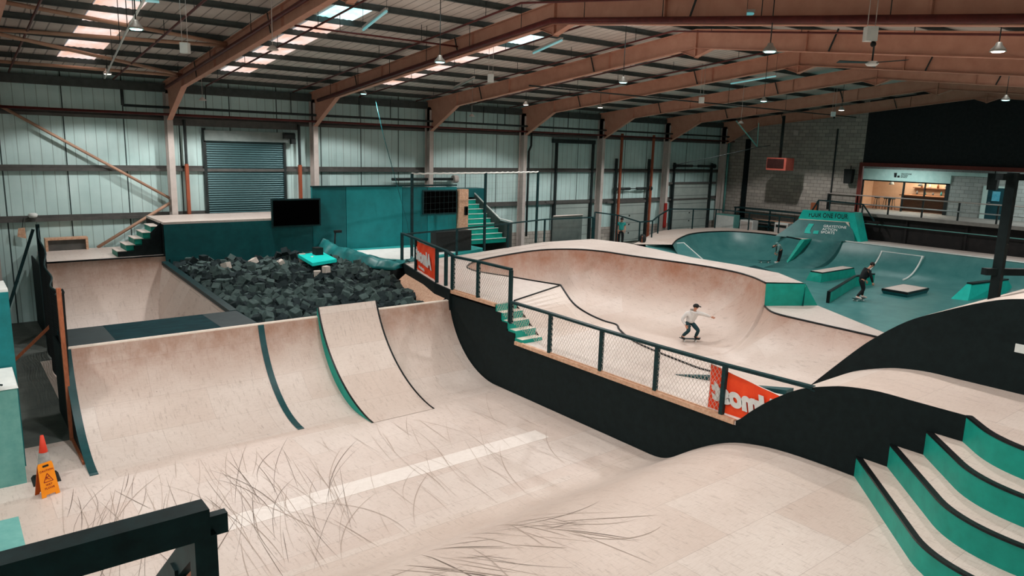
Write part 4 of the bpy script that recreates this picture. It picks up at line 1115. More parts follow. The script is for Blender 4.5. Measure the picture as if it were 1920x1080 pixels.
# tall black post frame behind the right hand roller
t = thing('post_frame', 'tall black timber post frame standing behind the right hand roller', 'post frame', (15.8, 5.0, 4.3))
b = MB(); b.box(15.82, 15.98, 4.92, 5.08, 4.2, 6.7); obj('post', b, BLACK, t)
b = MB(); b.beam((15.65,5.14,6.62), (17.6,4.2,6.62), .16, .12); obj('top_beam', b, BLACK, t)
b = MB(); b.beam((15.6,5.14,4.83), (17.6,4.2,4.78), .12, .13); obj('cross_rail', b, BLACK, t)
# ------------------------------------------------------------------ doors and fittings on the long wall
def shutter_mat():
    t = NT('roller_shutter_slats')
    tc = t.n('TexCoord'); sx = t.n('SeparateXYZ'); t.l(tc.outputs['Object'], sx.inputs[0])
    a = t.math('FRACT', t.math('DIVIDE', sx.outputs['Z'], .095))
    col = t.ramp(a, [(0, lin('#14282b')), (.35, lin('#40666a')), (.8, lin('#335357')), (1, lin('#14282b'))])
    t.bump(t.math('SINE', t.math('MULTIPLY', a, 2*PI)), .5, .02)
    return t.done(col, .4, .3, .5)
t = thing('roller_shutter', 'tall grey ribbed roller shutter door in the left wall above the teal platform', 'shutter door', (10.6, 31.7, 3.7))
b = MB(); b.box(8.98, 12.22, 31.68, 31.72, 1.8, 6.8); obj('curtain', b, shutter_mat(), t)
b = MB(); b.box(8.86, 8.98, 31.62, 31.78, 1.8, 7.3); obj('side_guide', b, PIPE_BLK, t)
b = MB(); b.box(12.22, 12.32, 31.62, 31.78, 1.8, 6.9); obj('side_guide', b, PIPE_BLK, t)
b = MB(); b.box(8.9, 12.4, 31.5, 31.78, 6.8, 7.22); obj('drum_housing', b, mottled('grey_housing', '#6f7d7b', '#84918e', 3, .5), t)
b = MB(); b.tube([(12.15,31.45,7.1),(12.65,31.45,7.1)], .14, 10); b.box(12.5,12.7,31.4,31.6,6.75,7.0); obj('motor', b, PIPE_BLK, t)
for x, lab in ((8.15,'slim brown steel post left of the roller shutter'), (12.9,'slim brown steel post right of the roller shutter')):
    t = thing('steel_post', lab, 'post', (x, 31.5, 0))
    b = MB(); b.box(x-.06, x+.06, 31.44, 31.6, 0, 5.85); obj('lower_post', b, mottled('orange_brown_steel', '#8e4a33', '#a1583e', 4, .5), t)
    b = MB(); b.box(x-.04, x+.04, 31.46, 31.58, 5.85, 7.6); obj('upper_post', b, PIPE_BLK, t)
b = MB(); b.box(7.7, 12.9, 31.62, 31.79, 7.36, 7.55); solid('shutter_header', b, RAIL_DK, 'dark steel lintel across the top of the roller shutter bay', 'beam')

def dock_mat():
    t = NT('dock_door_panels')
    tc = t.n('TexCoord'); sx = t.n('SeparateXYZ'); t.l(tc.outputs['Object'], sx.inputs[0])
    a = t.math('FRACT', t.math('DIVIDE', sx.outputs['Z'], .54))
    f = t.noise(tc.outputs['Object'], 1.2, 5)
    col = t.ramp(f, [(.3, lin('#8f9c98')), (.7, lin('#a6b2ad'))])
    col = t.mix(t.math('LESS_THAN', a, .05), col, lin('#56605d'))
    return t.done(col, .5, 0, .3)
DOCK = dock_mat()
def dock(name_lab, x0, x1, ztop, ztrack, shaft=None, lintel=True):
    t = thing('dock_door', name_lab, 'dock door', ((x0+x1)/2, 31.7, 1.3))
    b = MB(); b.box(x0, x1, 31.66, 31.72, 1.2, ztop); obj('door_leaf', b, DOCK, t)
    for x in (x0-.1, x1+.1):
        b = MB(); b.box(x-.05, x+.05, 31.5, 31.66, 1.2, ztrack); b.box(x-.09, x+.09, 31.66, 31.7, 1.2, ztop); obj('track', b, PIPE_BLK, t)
    if lintel:
        b = MB(); b.box(x0-.7, x1+.75, 31.6, 31.78, ztop, ztop+.14); obj('lintel', b, RAIL_DK, t)
    for k in range(3):
        b = MB(); b.box((x0+x1)/2-.04, (x0+x1)/2+.04, 31.63, 31.66, 1.7+.55*k, 1.78+.55*k); obj('hinge', b, PIPE_BLK, t)
    if shaft:
        b = MB(); xm = (x0+x1)/2
        b.tube([(x0-.2,31.45,shaft),(x1+.2,31.45,shaft)], .03, 8)
        b.tube([(x0+.05,31.45,shaft),(xm-.3,31.45,shaft)], .085, 8); b.tube([(xm+.3,31.45,shaft),(x1-.05,31.45,shaft)], .085, 8)
        b.tube([(x0-.25,31.45,shaft),(x0-.15,31.45,shaft)], .16, 12); b.tube([(x1+.15,31.45,shaft),(x1+.25,31.45,shaft)], .16, 12)
        obj('spring_shaft', b, PIPE_BLK, t)
dock('pale sectional dock door with tall black tracks, leftmost of the dock doors', 28.25, 30.95, 3.76, 7.2)
dock('pale sectional dock door under a low black spring shaft, second from the left', 33.2, 36.0, 3.66, 6.4, 4.55)
dock('tall pale sectional dock door under a high black spring shaft, nearest the block end wall', 38.7, 42.5, 4.78, 6.2, 6.0)
b = MB(); b.box(27.9, 31.2, 31.55, 31.75, 7.2, 7.42); solid('track_header', b, PIPE_BLK, 'black beam across the tops of the leftmost dock door tracks', 'beam')
for x, lab in ((33.3,'tall brown post left of the second dock door'), (36.2,'tall brown post right of the second dock door')):
    b = MB(); b.box(x-.06, x+.06, 31.36, 31.48, 1.2, 7.9); solid('steel_post', b, mottled('orange_brown_steel', '#8e4a33', '#a1583e', 4, .5), lab, 'post')
tube_thing('downpipe', [(26.1,31.4,7.7),(26.1,31.4,7.0),(25.95,31.4,6.7),(25.95,31.4,2.0)], .06, PIPE_BLK, 'black downpipe with a kink right of the fourth column', 'pipe')
tube_thing('downpipe', [(43.95,31.3,8.2),(43.95,31.3,2.8)], .08, TEAL_GREY, 'pale teal downpipe in the far wall corner', 'pipe')
b = MB(); b.box(44.3, 44.5, 29.9, 30.2, 2.3, 7.9); solid('steel_upright', b, BLACK, 'black steel post standing against the block wall near the corner', 'post')
b = MB(); b.box(37.3, 37.52, 31.05, 31.15, 2.0, 3.6); solid('guard_strip', b, mottled('red_guard', '#8d2420', '#a32c26', 4, .5), 'red guard strip on the column between the second and third dock doors', 'guard')
t = thing('blower_fan', 'small fan unit mounted above the rear staircase', 'fan', (21.2, 31.4, 5.4))
b = MB(); b.tube([(17.5,31.5,5.2),(21.0,31.5,5.2)], .07, 8); obj('arm', b, PIPE_BLK, t)
b = MB(); b.tube([(21.0,31.45,5.2),(21.25,31.45,5.2)], .2, 12); obj('head', b, STEEL_PALE, t)
b = MB(); b.box(20.3, 22.6, 30.9, 31.6, 4.3, 4.75); b.box(22.1,22.6,30.9,31.6,3.9,4.3); solid('duct_box', b, TEAL_DK, 'dark teal duct box above the rear staircase beside the column', 'duct')
t = thing('gate_panel', 'dark grey gate panel on the rail behind the bowl deck', 'gate', (25, 27.2, 2.2))
b = MB(); b.box(24.2, 26.2, 27.2, 27.26, 2.2, 3.55); obj('panel', b, mottled('grey_gate', '#4a5553', '#5a6562', 3, .6), t)
b = MB(); b.tube([(24.2,27.18,3.58),(26.2,27.18,3.58)], .03, 6); obj('top_tube', b, STEEL_PALE, t)

# ------------------------------------------------------------------ end wall fittings
t = thing('heater', 'red box heater hanging from a flue pipe before the block wall', 'heater', (42, 26, 5.9))
b = MB(); b.box(41.6, 42.5, 25.35, 26.7, 5.95, 6.72); cas = obj('casing', b, RED, t)
b = MB(); b.box(41.57, 41.6, 25.5, 26.64, 6.08, 6.66)
for k in range(7): b.box(41.54, 41.57, 25.5, 26.64, 6.1+.08*k, 6.13+.08*k)
o = obj('louvre', b, mottled('dark_louvre', '#2c1513', '#3c1f1b', 5, .5), cas)
b = MB(); b.tube([(42.1,26.1,6.72),(42.1,26.1,9.3)], .09, 10); obj('flue', b, PIPE_BLK, t)
for (x, y, z, lab) in ((44.2,22.6,5.75,'black wall speaker beside the red edged opening'), (44.2,14.75,5.85,'black speaker under the beam above the door')):
    t = thing('speaker', lab, 'speaker', (x, y, z-.4))
    b = MB(); b.hexa([(x-.2,y-.22,z-.45),(x+.12,y-.22,z-.4),(x+.12,y+.22,z-.4),(x-.2,y+.22,z-.45)], [(x-.22,y-.25,z+.42),(x+.15,y-.25,z+.42),(x+.15,y+.25,z+.42),(x-.22,y+.25,z+.42)]); obj('body', b, RUBBER, t)
    b = MB(); b.beam((x+.1,y,z+.3),(44.5,y+.1,z+.62),.05,.05); obj('bracket', b, PIPE_BLK, t)
b = MB(); b.box(44.35,44.5,26.4,26.7,8.2,8.5); solid('box_light', b, STEEL_PALE, 'small pale box light high on the block wall', 'light')
b = MB(); b.box(44.42,44.5,23.75,23.82,2.2,8.6); solid('cable_run', b, PIPE_BLK, 'black cable running down the block wall left of the speaker', 'cable')
# mezzanine front: fascia, glazed cafe, door, railing
t = thing('cafe_fascia', 'white fascia with small black emblem above the cafe window', 'fascia', (47.9, 21, 5.5))
b = MB(); b.box(47.85, 48.0, 18.25, 23.95, 5.5, 6.2); b.box(47.85, 48.0, 10.0, 18.25, 5.98, 6.2); obj('board', b, mottled('pale_teal_board', '#a9cfc9', '#c2e0da', 3, .5), t)
b = MB(); b.hexa([(47.83,21.55,5.72),(47.83,21.42,5.72),(47.85,21.42,5.72),(47.85,21.55,5.72)], [(47.83,21.58,6.0),(47.83,21.4,6.0),(47.85,21.4,6.0),(47.85,21.58,6.0)]); b.box(47.83,47.85,21.22,21.36,5.72,5.84); obj('emblem', b, INK, t)
for i, wd in enumerate(('GRAYSTONE', 'ACTION', 'SPORTS')):
    text(wd, 'lettering', INK, t, .11, frame_matrix((47.84, 21.15, 5.95-.1*i), (0,-1,0), (0,0,1)), .003, 0, .002, align='LEFT')
t = struct('window_1', (lambda b: (b.box(47.95,48.05,23.5,23.7,3.6,5.55), b.box(47.95,48.05,18.3,18.5,3.6,5.55), b.box(47.95,48.05,18.3,23.7,5.42,5.56), b.box(47.95,48.05,20.9,21.0,3.6,5.5), b.box(47.95,48.05,19.65,19.72,4.6,5.5), b)[-1])(MB()), PIPE_BLK)
gl = NT('window_glass'); gl.b.inputs['Transmission Weight'].default_value = 1; gl.b.inputs['IOR'].default_value = 1.05; GLASS = gl.done((.9,.97,.97,1), .02, 0, .5)
b = MB(); b.box(47.99,48.0,18.5,23.5,3.65,5.42); obj('pane', b, GLASS, t)
# cafe interior
t = thing('cafe_counter', 'dark wooden counter inside the lit cafe', 'counter', (49.6, 20, 3.6))
b = MB(); b.box(49.3, 50.0, 18.0, 21.6, 3.6, 4.55); obj('front', b, mottled('dark_counter_wood', '#4a2d1f', '#5e3b29', 3, .5, stretch=(1,1,8)), t)
b = MB(); b.box(49.2, 50.1, 17.9, 21.7, 4.55, 4.62); obj('top', b, mottled('counter_top', '#8a5a3c', '#9d6a48', 3, .4), t)
t = thing('cafe_shelf', 'back shelf of stock inside the lit cafe', 'shelf', (51.4, 19.6, 4.6))
b = MB(); b.box(51.3,51.6,17.6,21.8,4.55,4.6); b.box(51.3,51.6,17.6,21.8,5.0,5.05); obj('board', b, mottled('shelf_wood', '#704a34', '#835840', 3, .5), t)
rr = random.Random(5)
bc = [mottled('stock_'+n, c, c2, 4, .4) for n, c, c2 in (('cream','#d9cfc2','#e8dfd2'),('teal','#3a8f93','#4aa2a5'),('brown','#7a4a2c','#8d5836'),('grey','#6b6f71','#7d8183'))]
for k in range(16):
    y = 17.8+.25*k; z = 4.6 if k % 2 else 5.05; h = rr.uniform(.16,.32)
    b = MB(); b.lathe([(0,0),(.06,0),(.06,h*.65),(.025,h*.8),(.025,h),(0,h)], (51.42, y, z), 10)
    o = solid('bottle', b, bc[k % 4], 'small bottle on the back shelf inside the lit cafe', 'bottle', 'cafe shelf bottles')
for k, (y, zz_) in enumerate(((22.9,3.6),(22.3,3.6),(21.9,3.6))):
    t = thing('cafe_stool', f'{("leftmost","middle","right hand")[k]} tall dark stool behind the cafe window', 'stool', (48.8, y, 3.6))
    b = MB(); b.lathe([(0,.7),(.17,.7),(.17,.75),(0,.75)], (48.8,y,3.6), 12); obj('seat', b, BLACKRAIL, t)
    for a in range(4):
        c_, s_ = math.cos(a*PI/2+.6), math.sin(a*PI/2+.6)
        b = MB(); b.tube([(48.8+.1*c_,y+.1*s_,4.3),(48.8+.2*c_,y+.2*s_,3.6)], .015, 5); obj('leg', b, BLACKRAIL, t)
l = bpy.data.lights.new('cafe_lamp', 'AREA'); l.energy = 260; l.color = (1,.8,.62); l.size = 2.5
o = bpy.data.objects.new('cafe_lamp', l); COL.objects.link(o); o.location = (50, 20.8, 6.5)
for k, y in enumerate((19.0, 20.6, 22.4)):
    t = thing('pendant_lamp', f'small cream pendant lamp in the cafe, {("right","middle","left")[k]} of three', 'lamp', (49.5, y, 5.2))
    b = MB(); b.lathe([(.02,.3),(.05,.28),(.16,.0),(.15,.0),(.04,.25)], (49.5,y,5.2), 12); obj('shade', b, WHITE, t)
    b = MB(); b.tube([(49.5,y,5.5),(49.5,y,6.6)], .01, 4); obj('cord', b, PIPE_BLK, t)
d = struct('door_1', (lambda b: (b.box(47.9,47.97,15.25,16.2,3.6,5.4), b)[-1])(MB()), mottled('dark_teal_door', '#123a42', '#194850', 3, .45))
b = MB(); b.box(47.86,48.0,16.2,16.45,3.6,5.5); b.box(47.88,48.0,15.15,15.25,3.6,5.5); b.box(47.88,48.0,15.15,16.45,5.4,5.5); obj('door_frame', b, mottled('pale_frame', '#b9d6d0', '#cce4de', 3, .5), d)
b = MB(); b.box(47.88,47.9,15.55,15.95,4.65,5.2); obj('notice', b, mottled('blue_notice', '#3aa5c4', '#7cc9dc', 5, .5), d)
b = MB(); b.tube([(47.88,16.1,4.55),(47.82,16.1,4.55),(47.82,15.98,4.55)], .012, 6); obj('handle', b, STEEL_PALE, d)
t = thing('mezzanine_railing', 'black and silver railing along the mezzanine edge before the cafe', 'railing', (44.4, 14, 3.6))
for k in range(13):
    y = 23.9-1.9*k
    b = MB(); b.box(44.36,44.44,y-.04,y+.04,3.45,4.62); obj('post', b, PIPE_BLK, t)
for z, mm in ((4.62, STEEL_PALE), (4.1, mottled('silver_tube', '#aeb6b6', '#c6cccc', 4, .3, metal=.5))):
    b = MB(); b.tube([(44.36,-1.0,z),(44.36,24.0,z)], .035, 8); obj('rail', b, mm, t)
b = MB(); b.tube([(44.45,-1,2.95),(44.45,21.5,2.95)], .03, 6); solid('cable_rail', b, TEAL_GREY, 'thin pale teal rail across the dark boarding under the mezzanine', 'rail')
# benches, boxes and clutter below the block wall
t = thing('storage_rack', 'long dark rack of poles along the foot of the block wall', 'rack', (43.9, 27, 2))
for z in (2.1, 2.45, 3.2):
    b = MB(); b.box(43.6, 44.2, 24.6, 30.2, z, z+.09); obj('shelf', b, BLACKRAIL, t)
for y in (24.7, 27.4, 30.1):
    b = MB(); b.box(43.6,43.68,y-.04,y+.04,.6,3.25); obj('upright', b, BLACKRAIL, t)
rr = random.Random(9)
pm_ = [PLY_EDGE, TIMBER, BLACKRAIL, STEEL_PALE]
for k in range(8):
    b = MB(); y0 = rr.uniform(24.8,26.2); b.tube([(43.65+.07*k, y0, 2.56), (43.65+.07*k, y0+rr.uniform(2.5,3.8), 2.56)], .028, 6)
    solid('pole', b, pm_[k % 4], 'long thin pole lying on the dark rack below the block wall', 'pole', 'poles on the rack')
for (x, y0, y1, z0, z1, lab, mm) in ((42.9,29.6,31.2,1.3,2.75,'pale teal cabinet in the far corner, left of the small white box', TEAL_GREY), (43.0,28.2,29.2,1.3,2.5,'small white box right of the pale corner cabinet', WHITE),
                                (43.2,25.75,26.7,1.3,2.55,'white appliance cabinet on the far deck left of the lettered wall', WHITE), (43.3,25.0,25.5,1.3,2.5,'narrow white cabinet beside the lettered wall', WHITE)):
    t = thing('cabinet', lab, 'cabinet', (x, (y0+y1)/2, z0))
    b = MB(); b.box(x, x+.6, y0, y1, .6, z1); obj('body', b, mm, t)
    b = MB(); b.box(x-.02, x, y0+.06, y1-.06, z0+.35, z1-.08); dr = obj('door', b, STEEL_PALE if mm is WHITE else WHITE, t)
    if 'appliance' in lab:
        b = MB(); b.box(x-.03, x-.02, y0+.1, y1-.1, z1-.3, z1-.14); obj('slot', b, RUBBER, dr)
b = MB(); b.box(44.3,44.5,24.55,24.95,3.4,3.95); solid('switch_box', b, TIMBER, 'brown box on the block wall above the lettered wall railing', 'box')
t = thing('backpack', 'small dark backpack lying on the far deck beside the black rail post', 'backpack', (30.6, 26.9, 1.9))
b = MB(); b.ball((30.6,26.9,2.12), .2, .22, .28, 10); obj('body', b, RUBBER, t)
b = MB(); b.tube([(30.45,26.8,2.3),(30.38,26.75,2.1),(30.45,26.8,1.95)], .025, 6); obj('strap', b, TIMBER, t)

for y in (20.5, 13.5):
    l = bpy.data.lights.new('mezzanine_lamp', 'AREA'); l.energy = 90; l.color = (.9,1,.98); l.size = 1.2; l.shape = 'RECTANGLE'; l.size_y = 3
    o = bpy.data.objects.new('mezzanine_lamp', l); COL.objects.link(o); o.location = (46.2, y, 6.5)
# ------------------------------------------------------------------ people
RIGHT = V((.782, -.623, 0)); TOWARD = V((-.623, -.782, 0)); UP = V((0, 0, 1))
SKIN = mottled('skin', '#b98268', '#c99378', 4, .5)
def skin_obj(name, nodes, edges, mat, parent, root=0, sub=2, extra=None):
    """nodes: (world position, radius or (rx, ry)); one continuous surface grown along the edges"""
    off = world_loc(parent)
    me = bpy.data.meshes.new(name); me.from_pydata([n[0]-off for n in nodes], edges, [])
    o = bpy.data.objects.new(name, me); COL.objects.link(o)
    md = o.modifiers.new('skin', 'SKIN'); md.use_smooth_shade = True; md.branch_smoothing = .3
    for i, n in enumerate(nodes):
        r = n[1] if isinstance(n[1], tuple) else (n[1], n[1])
        me.skin_vertices[0].data[i].radius = r; me.skin_vertices[0].data[i].use_root = (i == root)
    ss = o.modifiers.new('sub', 'SUBSURF'); ss.levels = sub; ss.render_levels = sub
    dg = bpy.context.evaluated_depsgraph_get(); dg.update()
    nm = bpy.data.meshes.new_from_object(o.evaluated_get(dg)); nm.name = name
    bpy.data.objects.remove(o); bpy.data.meshes.remove(me)
    if extra is not None:
        bm = bmesh.new(); bm.from_mesh(nm)
        t2 = bpy.data.meshes.new('tmp'); t2.from_pydata([v-off for v in extra.v], [], extra.f)
        bm.from_mesh(t2); bmesh.ops.recalc_face_normals(bm, faces=bm.faces); bm.to_mesh(nm); bm.free(); bpy.data.meshes.remove(t2)
    nm.materials.clear(); nm.materials.append(mat)
    nm.polygons.foreach_set('use_smooth', [True]*len(nm.polygons))
    o = bpy.data.objects.new(name, nm); COL.objects.link(o); o.parent = parent
    return o
def hand(mb, wrist, direc, thumb, curl=.5):
    d = V(direc).normalized(); th = (V(thumb)-d*V(thumb).dot(d)).normalized(); n = d.cross(th)
    palm = wrist+d*.045
    mb.ball(palm, .042, .042, .042, 8, rot=Matrix((th*1.0, d*1.15, n*.45)).transposed())
    for k, (o_, L) in enumerate(((.03,.07),(.01,.08),(-.01,.075),(-.03,.058))):
        a = palm+th*o_+d*.035; c1 = a+d*L*.5-n*.004; c2 = c1+(d*(1-curl)-n*curl).normalized()*L*.3; c3 = c2+(d*(.5-curl)-n).normalized()*L*.25
        mb.tube([a, c1, c2, c3], [.0095,.009,.008,.006], 6)
    a = palm+th*.035-d*.02; mb.tube([a, a+th*.03+d*.02, a+th*.04+d*.05], [.011,.01,.007], 6)
def person(label, base, J, shirt, trousers, shoes, hair=None, cap=None, look=(1,0,0), sleeves=True, hood=False, sc=1.0):
    """J: joints as (right, toward camera, up) offsets in metres"""
    t = thing('person', label, 'person', base)
    P = {k: V(base)+(RIGHT*v[0]+TOWARD*v[1]+UP*v[2])*sc for k, v in J.items()}
    lk = (RIGHT*look[0]+TOWARD*look[1]+UP*look[2]).normalized()
    hd = P['head']; nk = P['neck']
    ax = (hd-nk).normalized()
    nodes = [(P['pelvis'], (.12,.11)), (P['chest'], (.125,.11)), (nk, .05), (nk+ax*.07, .048), (hd-ax*.035+lk*.02, .068), (hd+ax*.02, .086), (hd+ax*.085, .07)]
    edges = [(0,7),(7,1),(1,8),(8,2),(2,3),(3,4),(4,5),(5,6)]
    nodes += [(P['pelvis'].lerp(P['chest'], .45), .115), (P['chest'].lerp(nk, .5), .1)]
    nodes = [(p, tuple(q*sc for q in r) if isinstance(r, tuple) else r*sc) for p, r in nodes]
    for s in 'LR':
        i = len(nodes)
        nodes += [(P['sho'+s], .055), (P['elb'+s], .04), (P['wri'+s], .027)]
        edges += [(8,i),(i,i+1),(i+1,i+2)]
        i = len(nodes)
        nodes += [(P['hip'+s], .085), (P['kne'+s], .055), (P['ank'+s], .038), (P['toe'+s], .03)]
        edges += [(0,i),(i,i+1),(i+1,i+2),(i+2,i+3)]
    ex = MB()
    for s in 'LR':
        d = P['wri'+s]-P['elb'+s]; hand(ex, P['wri'+s], d, lk+UP*.2, .45)
    side = lk.cross(ax).normalized()
    ex.ball(hd+lk*.092-ax*.005, .013, .013, .02, 8)                         # nose
    for s in (-1, 1): ex.ball(hd+side*.08*s-lk*.01, .012, .02, .028, 8)       # ears
    ex.ball(hd+lk*.08-ax*.05, .022, .012, .008, 8)                          # lips
    skin_obj('body', nodes, edges, SKIN, t, 0, 2, ex)
    e = MB()
    for s in (-1, 1): e.ball(hd+lk*.084+side*.03*s+ax*.022, .011, .011, .009, 8)
    obj('eyes', e, RUBBER, t)
    # clothes: separate surfaces around the body
    n2 = [(P['pelvis'], .155*sc), (P['chest'], .165*sc), (nk-ax*.02, .085*sc), (P['pelvis'].lerp(P['chest'], .45), .155*sc), (P['chest'].lerp(nk, .5), .135*sc)]
    e2 = [(0,3),(3,1),(1,4),(4,2)]
    for s in 'LR':
        i = len(n2); mid = P['elb'+s] if sleeves else P['sho'+s].lerp(P['elb'+s], .6)
        n2 += [(P['sho'+s], .085*sc), (mid, .066)]; e2 += [(4,i),(i,i+1)]
        if sleeves: n2.append((P['elb'+s].lerp(P['wri'+s], .93), .043)); e2.append((i+1,i+2))
    skin_obj('top', n2, e2, shirt, t, 1)
    n3 = [(P['pelvis'], .14*sc), (P['pelvis'].lerp(P['chest'], .25), .13*sc)]; e3 = [(0,1)]
    for s in 'LR':
        i = len(n3); n3 += [(P['hip'+s], .105), (P['kne'+s], .078), (P['ank'+s]+UP*.0, .06)]; e3 += [(0,i),(i,i+1),(i+1,i+2)]
    skin_obj('trousers', n3, e3, trousers, t)
    for s in 'LR':
        b = MB(); a = P['ank'+s]; c = P['toe'+s]; d = (c-a); d.z = 0; d.normalize()
        b.tube([a-d*.05-UP*.02, a-UP*.035, a+d*.09-UP*.05, a+d*.18-UP*.06, a+d*.22-UP*.062], [.035,.05,.045,.04,.02], 10)
        obj('shoe', b, shoes, t)
    if hair:
        b = MB(); q = Matrix((side, lk, ax)).transposed()
        b.ball(hd+ax*.035-lk*.014, .098, .108, .1, 12, rot=q)
        obj('hair', b, hair, t)
    if cap:
        b = MB(); q = Matrix((side, lk, ax)).transposed()
        b.ball(hd+ax*.05, .1, .112, .09, 12, rot=q)
        b.hexa([hd+ax*.055+side*.08+lk*.07, hd+ax*.055-side*.08+lk*.07, hd+ax*.04-side*.06+lk*.19, hd+ax*.04+side*.06+lk*.19], [hd+ax*.067+side*.08+lk*.07, hd+ax*.067-side*.08+lk*.07, hd+ax*.048-side*.06+lk*.19, hd+ax*.048+side*.06+lk*.19])
        obj('cap', b, cap, t)
    if hood:
        b = MB(); b.ball(nk-lk*.05+UP*.03, .12, .1, .09, 10); obj('hood', b, shirt, t)
    return t, P
def skateboard(label, c, direc, deckm):
    """c: point under the middle of the board on the ground"""
    c = V(c); d = V(direc).normalized(); s = d.cross(UP).normalized(); u = s.cross(d)
    t = thing('skateboard', label, 'skateboard', c)
    b = MB(); rows = []
    for i in range(17):
        a = -.4+.8*i/16; lift = max(0, abs(a)-.27)**1.2*.55; w = .1*math.sqrt(max(0, 1-(max(0, abs(a)-.3)/.101)**2)) if abs(a) < .4 else .012
        rows.append([c+d*a+s*(w*k)+u*(.095+lift+.008*k*k) for k in (-1,-.5,0,.5,1)])
    b.grid(rows, 0, True); b.grid([[p-u*.012 for p in r] for r in rows], 0, True, flip=True)
    for e in (0, -1): b.grid([[r[e] for r in rows], [r[e]-u*.012 for r in rows]], 0, False)
    obj('deck', b, deckm, t)
    for k in (-.21, .21):
        b = MB(); b.beam(c+d*k+s*.07+u*.05, c+d*k-s*.07+u*.05, .03, .03); b.beam(c+d*k+u*.05, c+d*k+u*.085, .05, .04); trk = obj('truck', b, STEEL_PALE, t)
        for q in (-.085, .085):
            b = MB(); b.tube([c+d*k+s*(q-.016)+u*.027, c+d*k+s*(q+.016)+u*.027], .027, 12); obj('wheel', b, WHITE, trk)
    return t
SHIRT_W = mottled('white_jersey', '#cfcfcd', '#dcdad6', 5, .8); JEANS = mottled('dark_teal_trousers', '#17343a', '#1f434a', 5, .8)
BLK_CLOTH = mottled('black_cloth', '#101416', '#191e20', 5, .85); HOODIE = mottled('grey_teal_hoodie', '#5f8584', '#7a9f9c', 5, .85)
HAIR = mottled('dark_hair', '#15100e', '#221a17', 12, .6)
G = .10
skateboard('skateboard under the crouching person in white top', (21.56,16.35,0.005), RIGHT, BLACKRAIL)
t, P = person('person in white top and dark cap riding a skateboard, one arm stretched out', (21.56,16.35,.005), {
 'pelvis':(-.03,-.1,.62),'chest':(.02,-.02,.88),'neck':(.07,.02,1.02),'head':(.1,.04,1.17),
 'shoL':(.19,.02,.98),'elbL':(.42,.05,.93),'wriL':(.63,.07,.86),'shoR':(-.15,-.02,.95),'elbR':(-.31,0,.74),'wriR':(-.2,.12,.56),
 'hipL':(.06,-.08,.6),'kneL':(.21,.2,.42),'ankL':(.19,-.02,.17),'toeL':(.27,.12,.125),'hipR':(-.1,-.08,.6),'kneR':(-.1,.18,.4),'ankR':(-.24,-.03,.17),'toeR':(-.22,.12,.125)},
 SHIRT_W, JEANS, RUBBER, None, RUBBER, look=(.95,.3,-.1), sc=1.12)
b = MB(); c = P['chest']+TOWARD*.135; b.beam(c-RIGHT*.05-UP*.03, c+RIGHT*.09+UP*.03, .04, .006, up=TOWARD); obj('chest_print', b, INK, t)
bd = (RIGHT*.95-TOWARD*.45)
skateboard('skateboard under the person in black on the concrete', (32.05,15.3,.605), bd, BLACKRAIL)
person('person in black clothes riding a skateboard on the teal concrete, looking down', (32.05,15.3,.605), {
 'pelvis':(.02,0,.83),'chest':(.14,.02,1.14),'neck':(.24,.02,1.32),'head':(.35,.03,1.46),
 'shoL':(.16,.19,1.27),'elbL':(.26,.27,1.0),'wriL':(.35,.25,.77),'shoR':(.2,-.17,1.27),'elbR':(.2,-.28,1.0),'wriR':(.3,-.2,.78),
 'hipL':(.02,.1,.8),'kneL':(.1,.1,.48),'ankL':(-.12,.08,.18),'toeL':(-.02,.2,.13),'hipR':(.04,-.09,.8),'kneR':(.16,-.08,.48),'ankR':(.16,-.1,.19),'toeR':(.28,.0,.13)},
 BLK_CLOTH, BLK_CLOTH, STEEL_PALE, HAIR, None, look=(.8,.1,-.6), sc=1.12)
skateboard('skateboard lying before the stooping person', (38.35,24.15,.605), (-.8,.6,0), BLACKRAIL)
person('person in grey green hoodie stooping over with head bowed on the far concrete', (38.9,23.65,.605), {
 'pelvis':(.16,-.02,.78),'chest':(.02,0,1.06),'neck':(-.14,.02,1.08),'head':(-.27,.04,1.0),
 'shoL':(-.06,.19,1.05),'elbL':(-.08,.22,.8),'wriL':(-.1,.18,.6),'shoR':(-.06,-.17,1.05),'elbR':(-.05,-.22,.8),'wriR':(-.08,-.18,.6),
 'hipL':(.15,.1,.76),'kneL':(.1,.12,.42),'ankL':(.04,.1,.08),'toeL':(-.1,.12,.035),'hipR':(.16,-.1,.76),'kneR':(.14,-.1,.42),'ankR':(.08,-.1,.08),'toeR':(-.06,-.1,.035)},
 HOODIE, BLK_CLOTH, WHITE, HAIR, None, look=(-.55,.1,-.8), hood=True)
TEE = mottled('teal_shirt', '#1f7d78', '#2a918b', 5, .85)
person('person in teal shirt standing behind the railing by the second dock door', (31.4,29.3,1.32), {
 'pelvis':(0,0,.95),'chest':(0,.02,1.3),'neck':(0,.02,1.48),'head':(.01,.05,1.62),
 'shoL':(.19,0,1.42),'elbL':(.24,0,1.14),'wriL':(.2,.14,.95),'shoR':(-.19,0,1.42),'elbR':(-.25,0,1.14),'wriR':(-.2,.12,.92),
 'hipL':(.1,0,.92),'kneL':(.11,.03,.5),'ankL':(.1,0,.08),'toeL':(.11,.14,.035),'hipR':(-.1,0,.92),'kneR':(-.11,.03,.5),'ankR':(-.11,0,.08),'toeR':(-.12,.14,.035)},
 TEE, BLK_CLOTH, RUBBER, HAIR, None, look=(.1,.9,-.1), sleeves=False)
b = MB(); b.box(31.0,31.8,28.9,29.7,0,1.32); b.box(26.4,44.5,28.95,31.7,0,1.3) if False else None
solid('standing_block', b, BLOCK, 'low block under the person behind the railing', 'block')
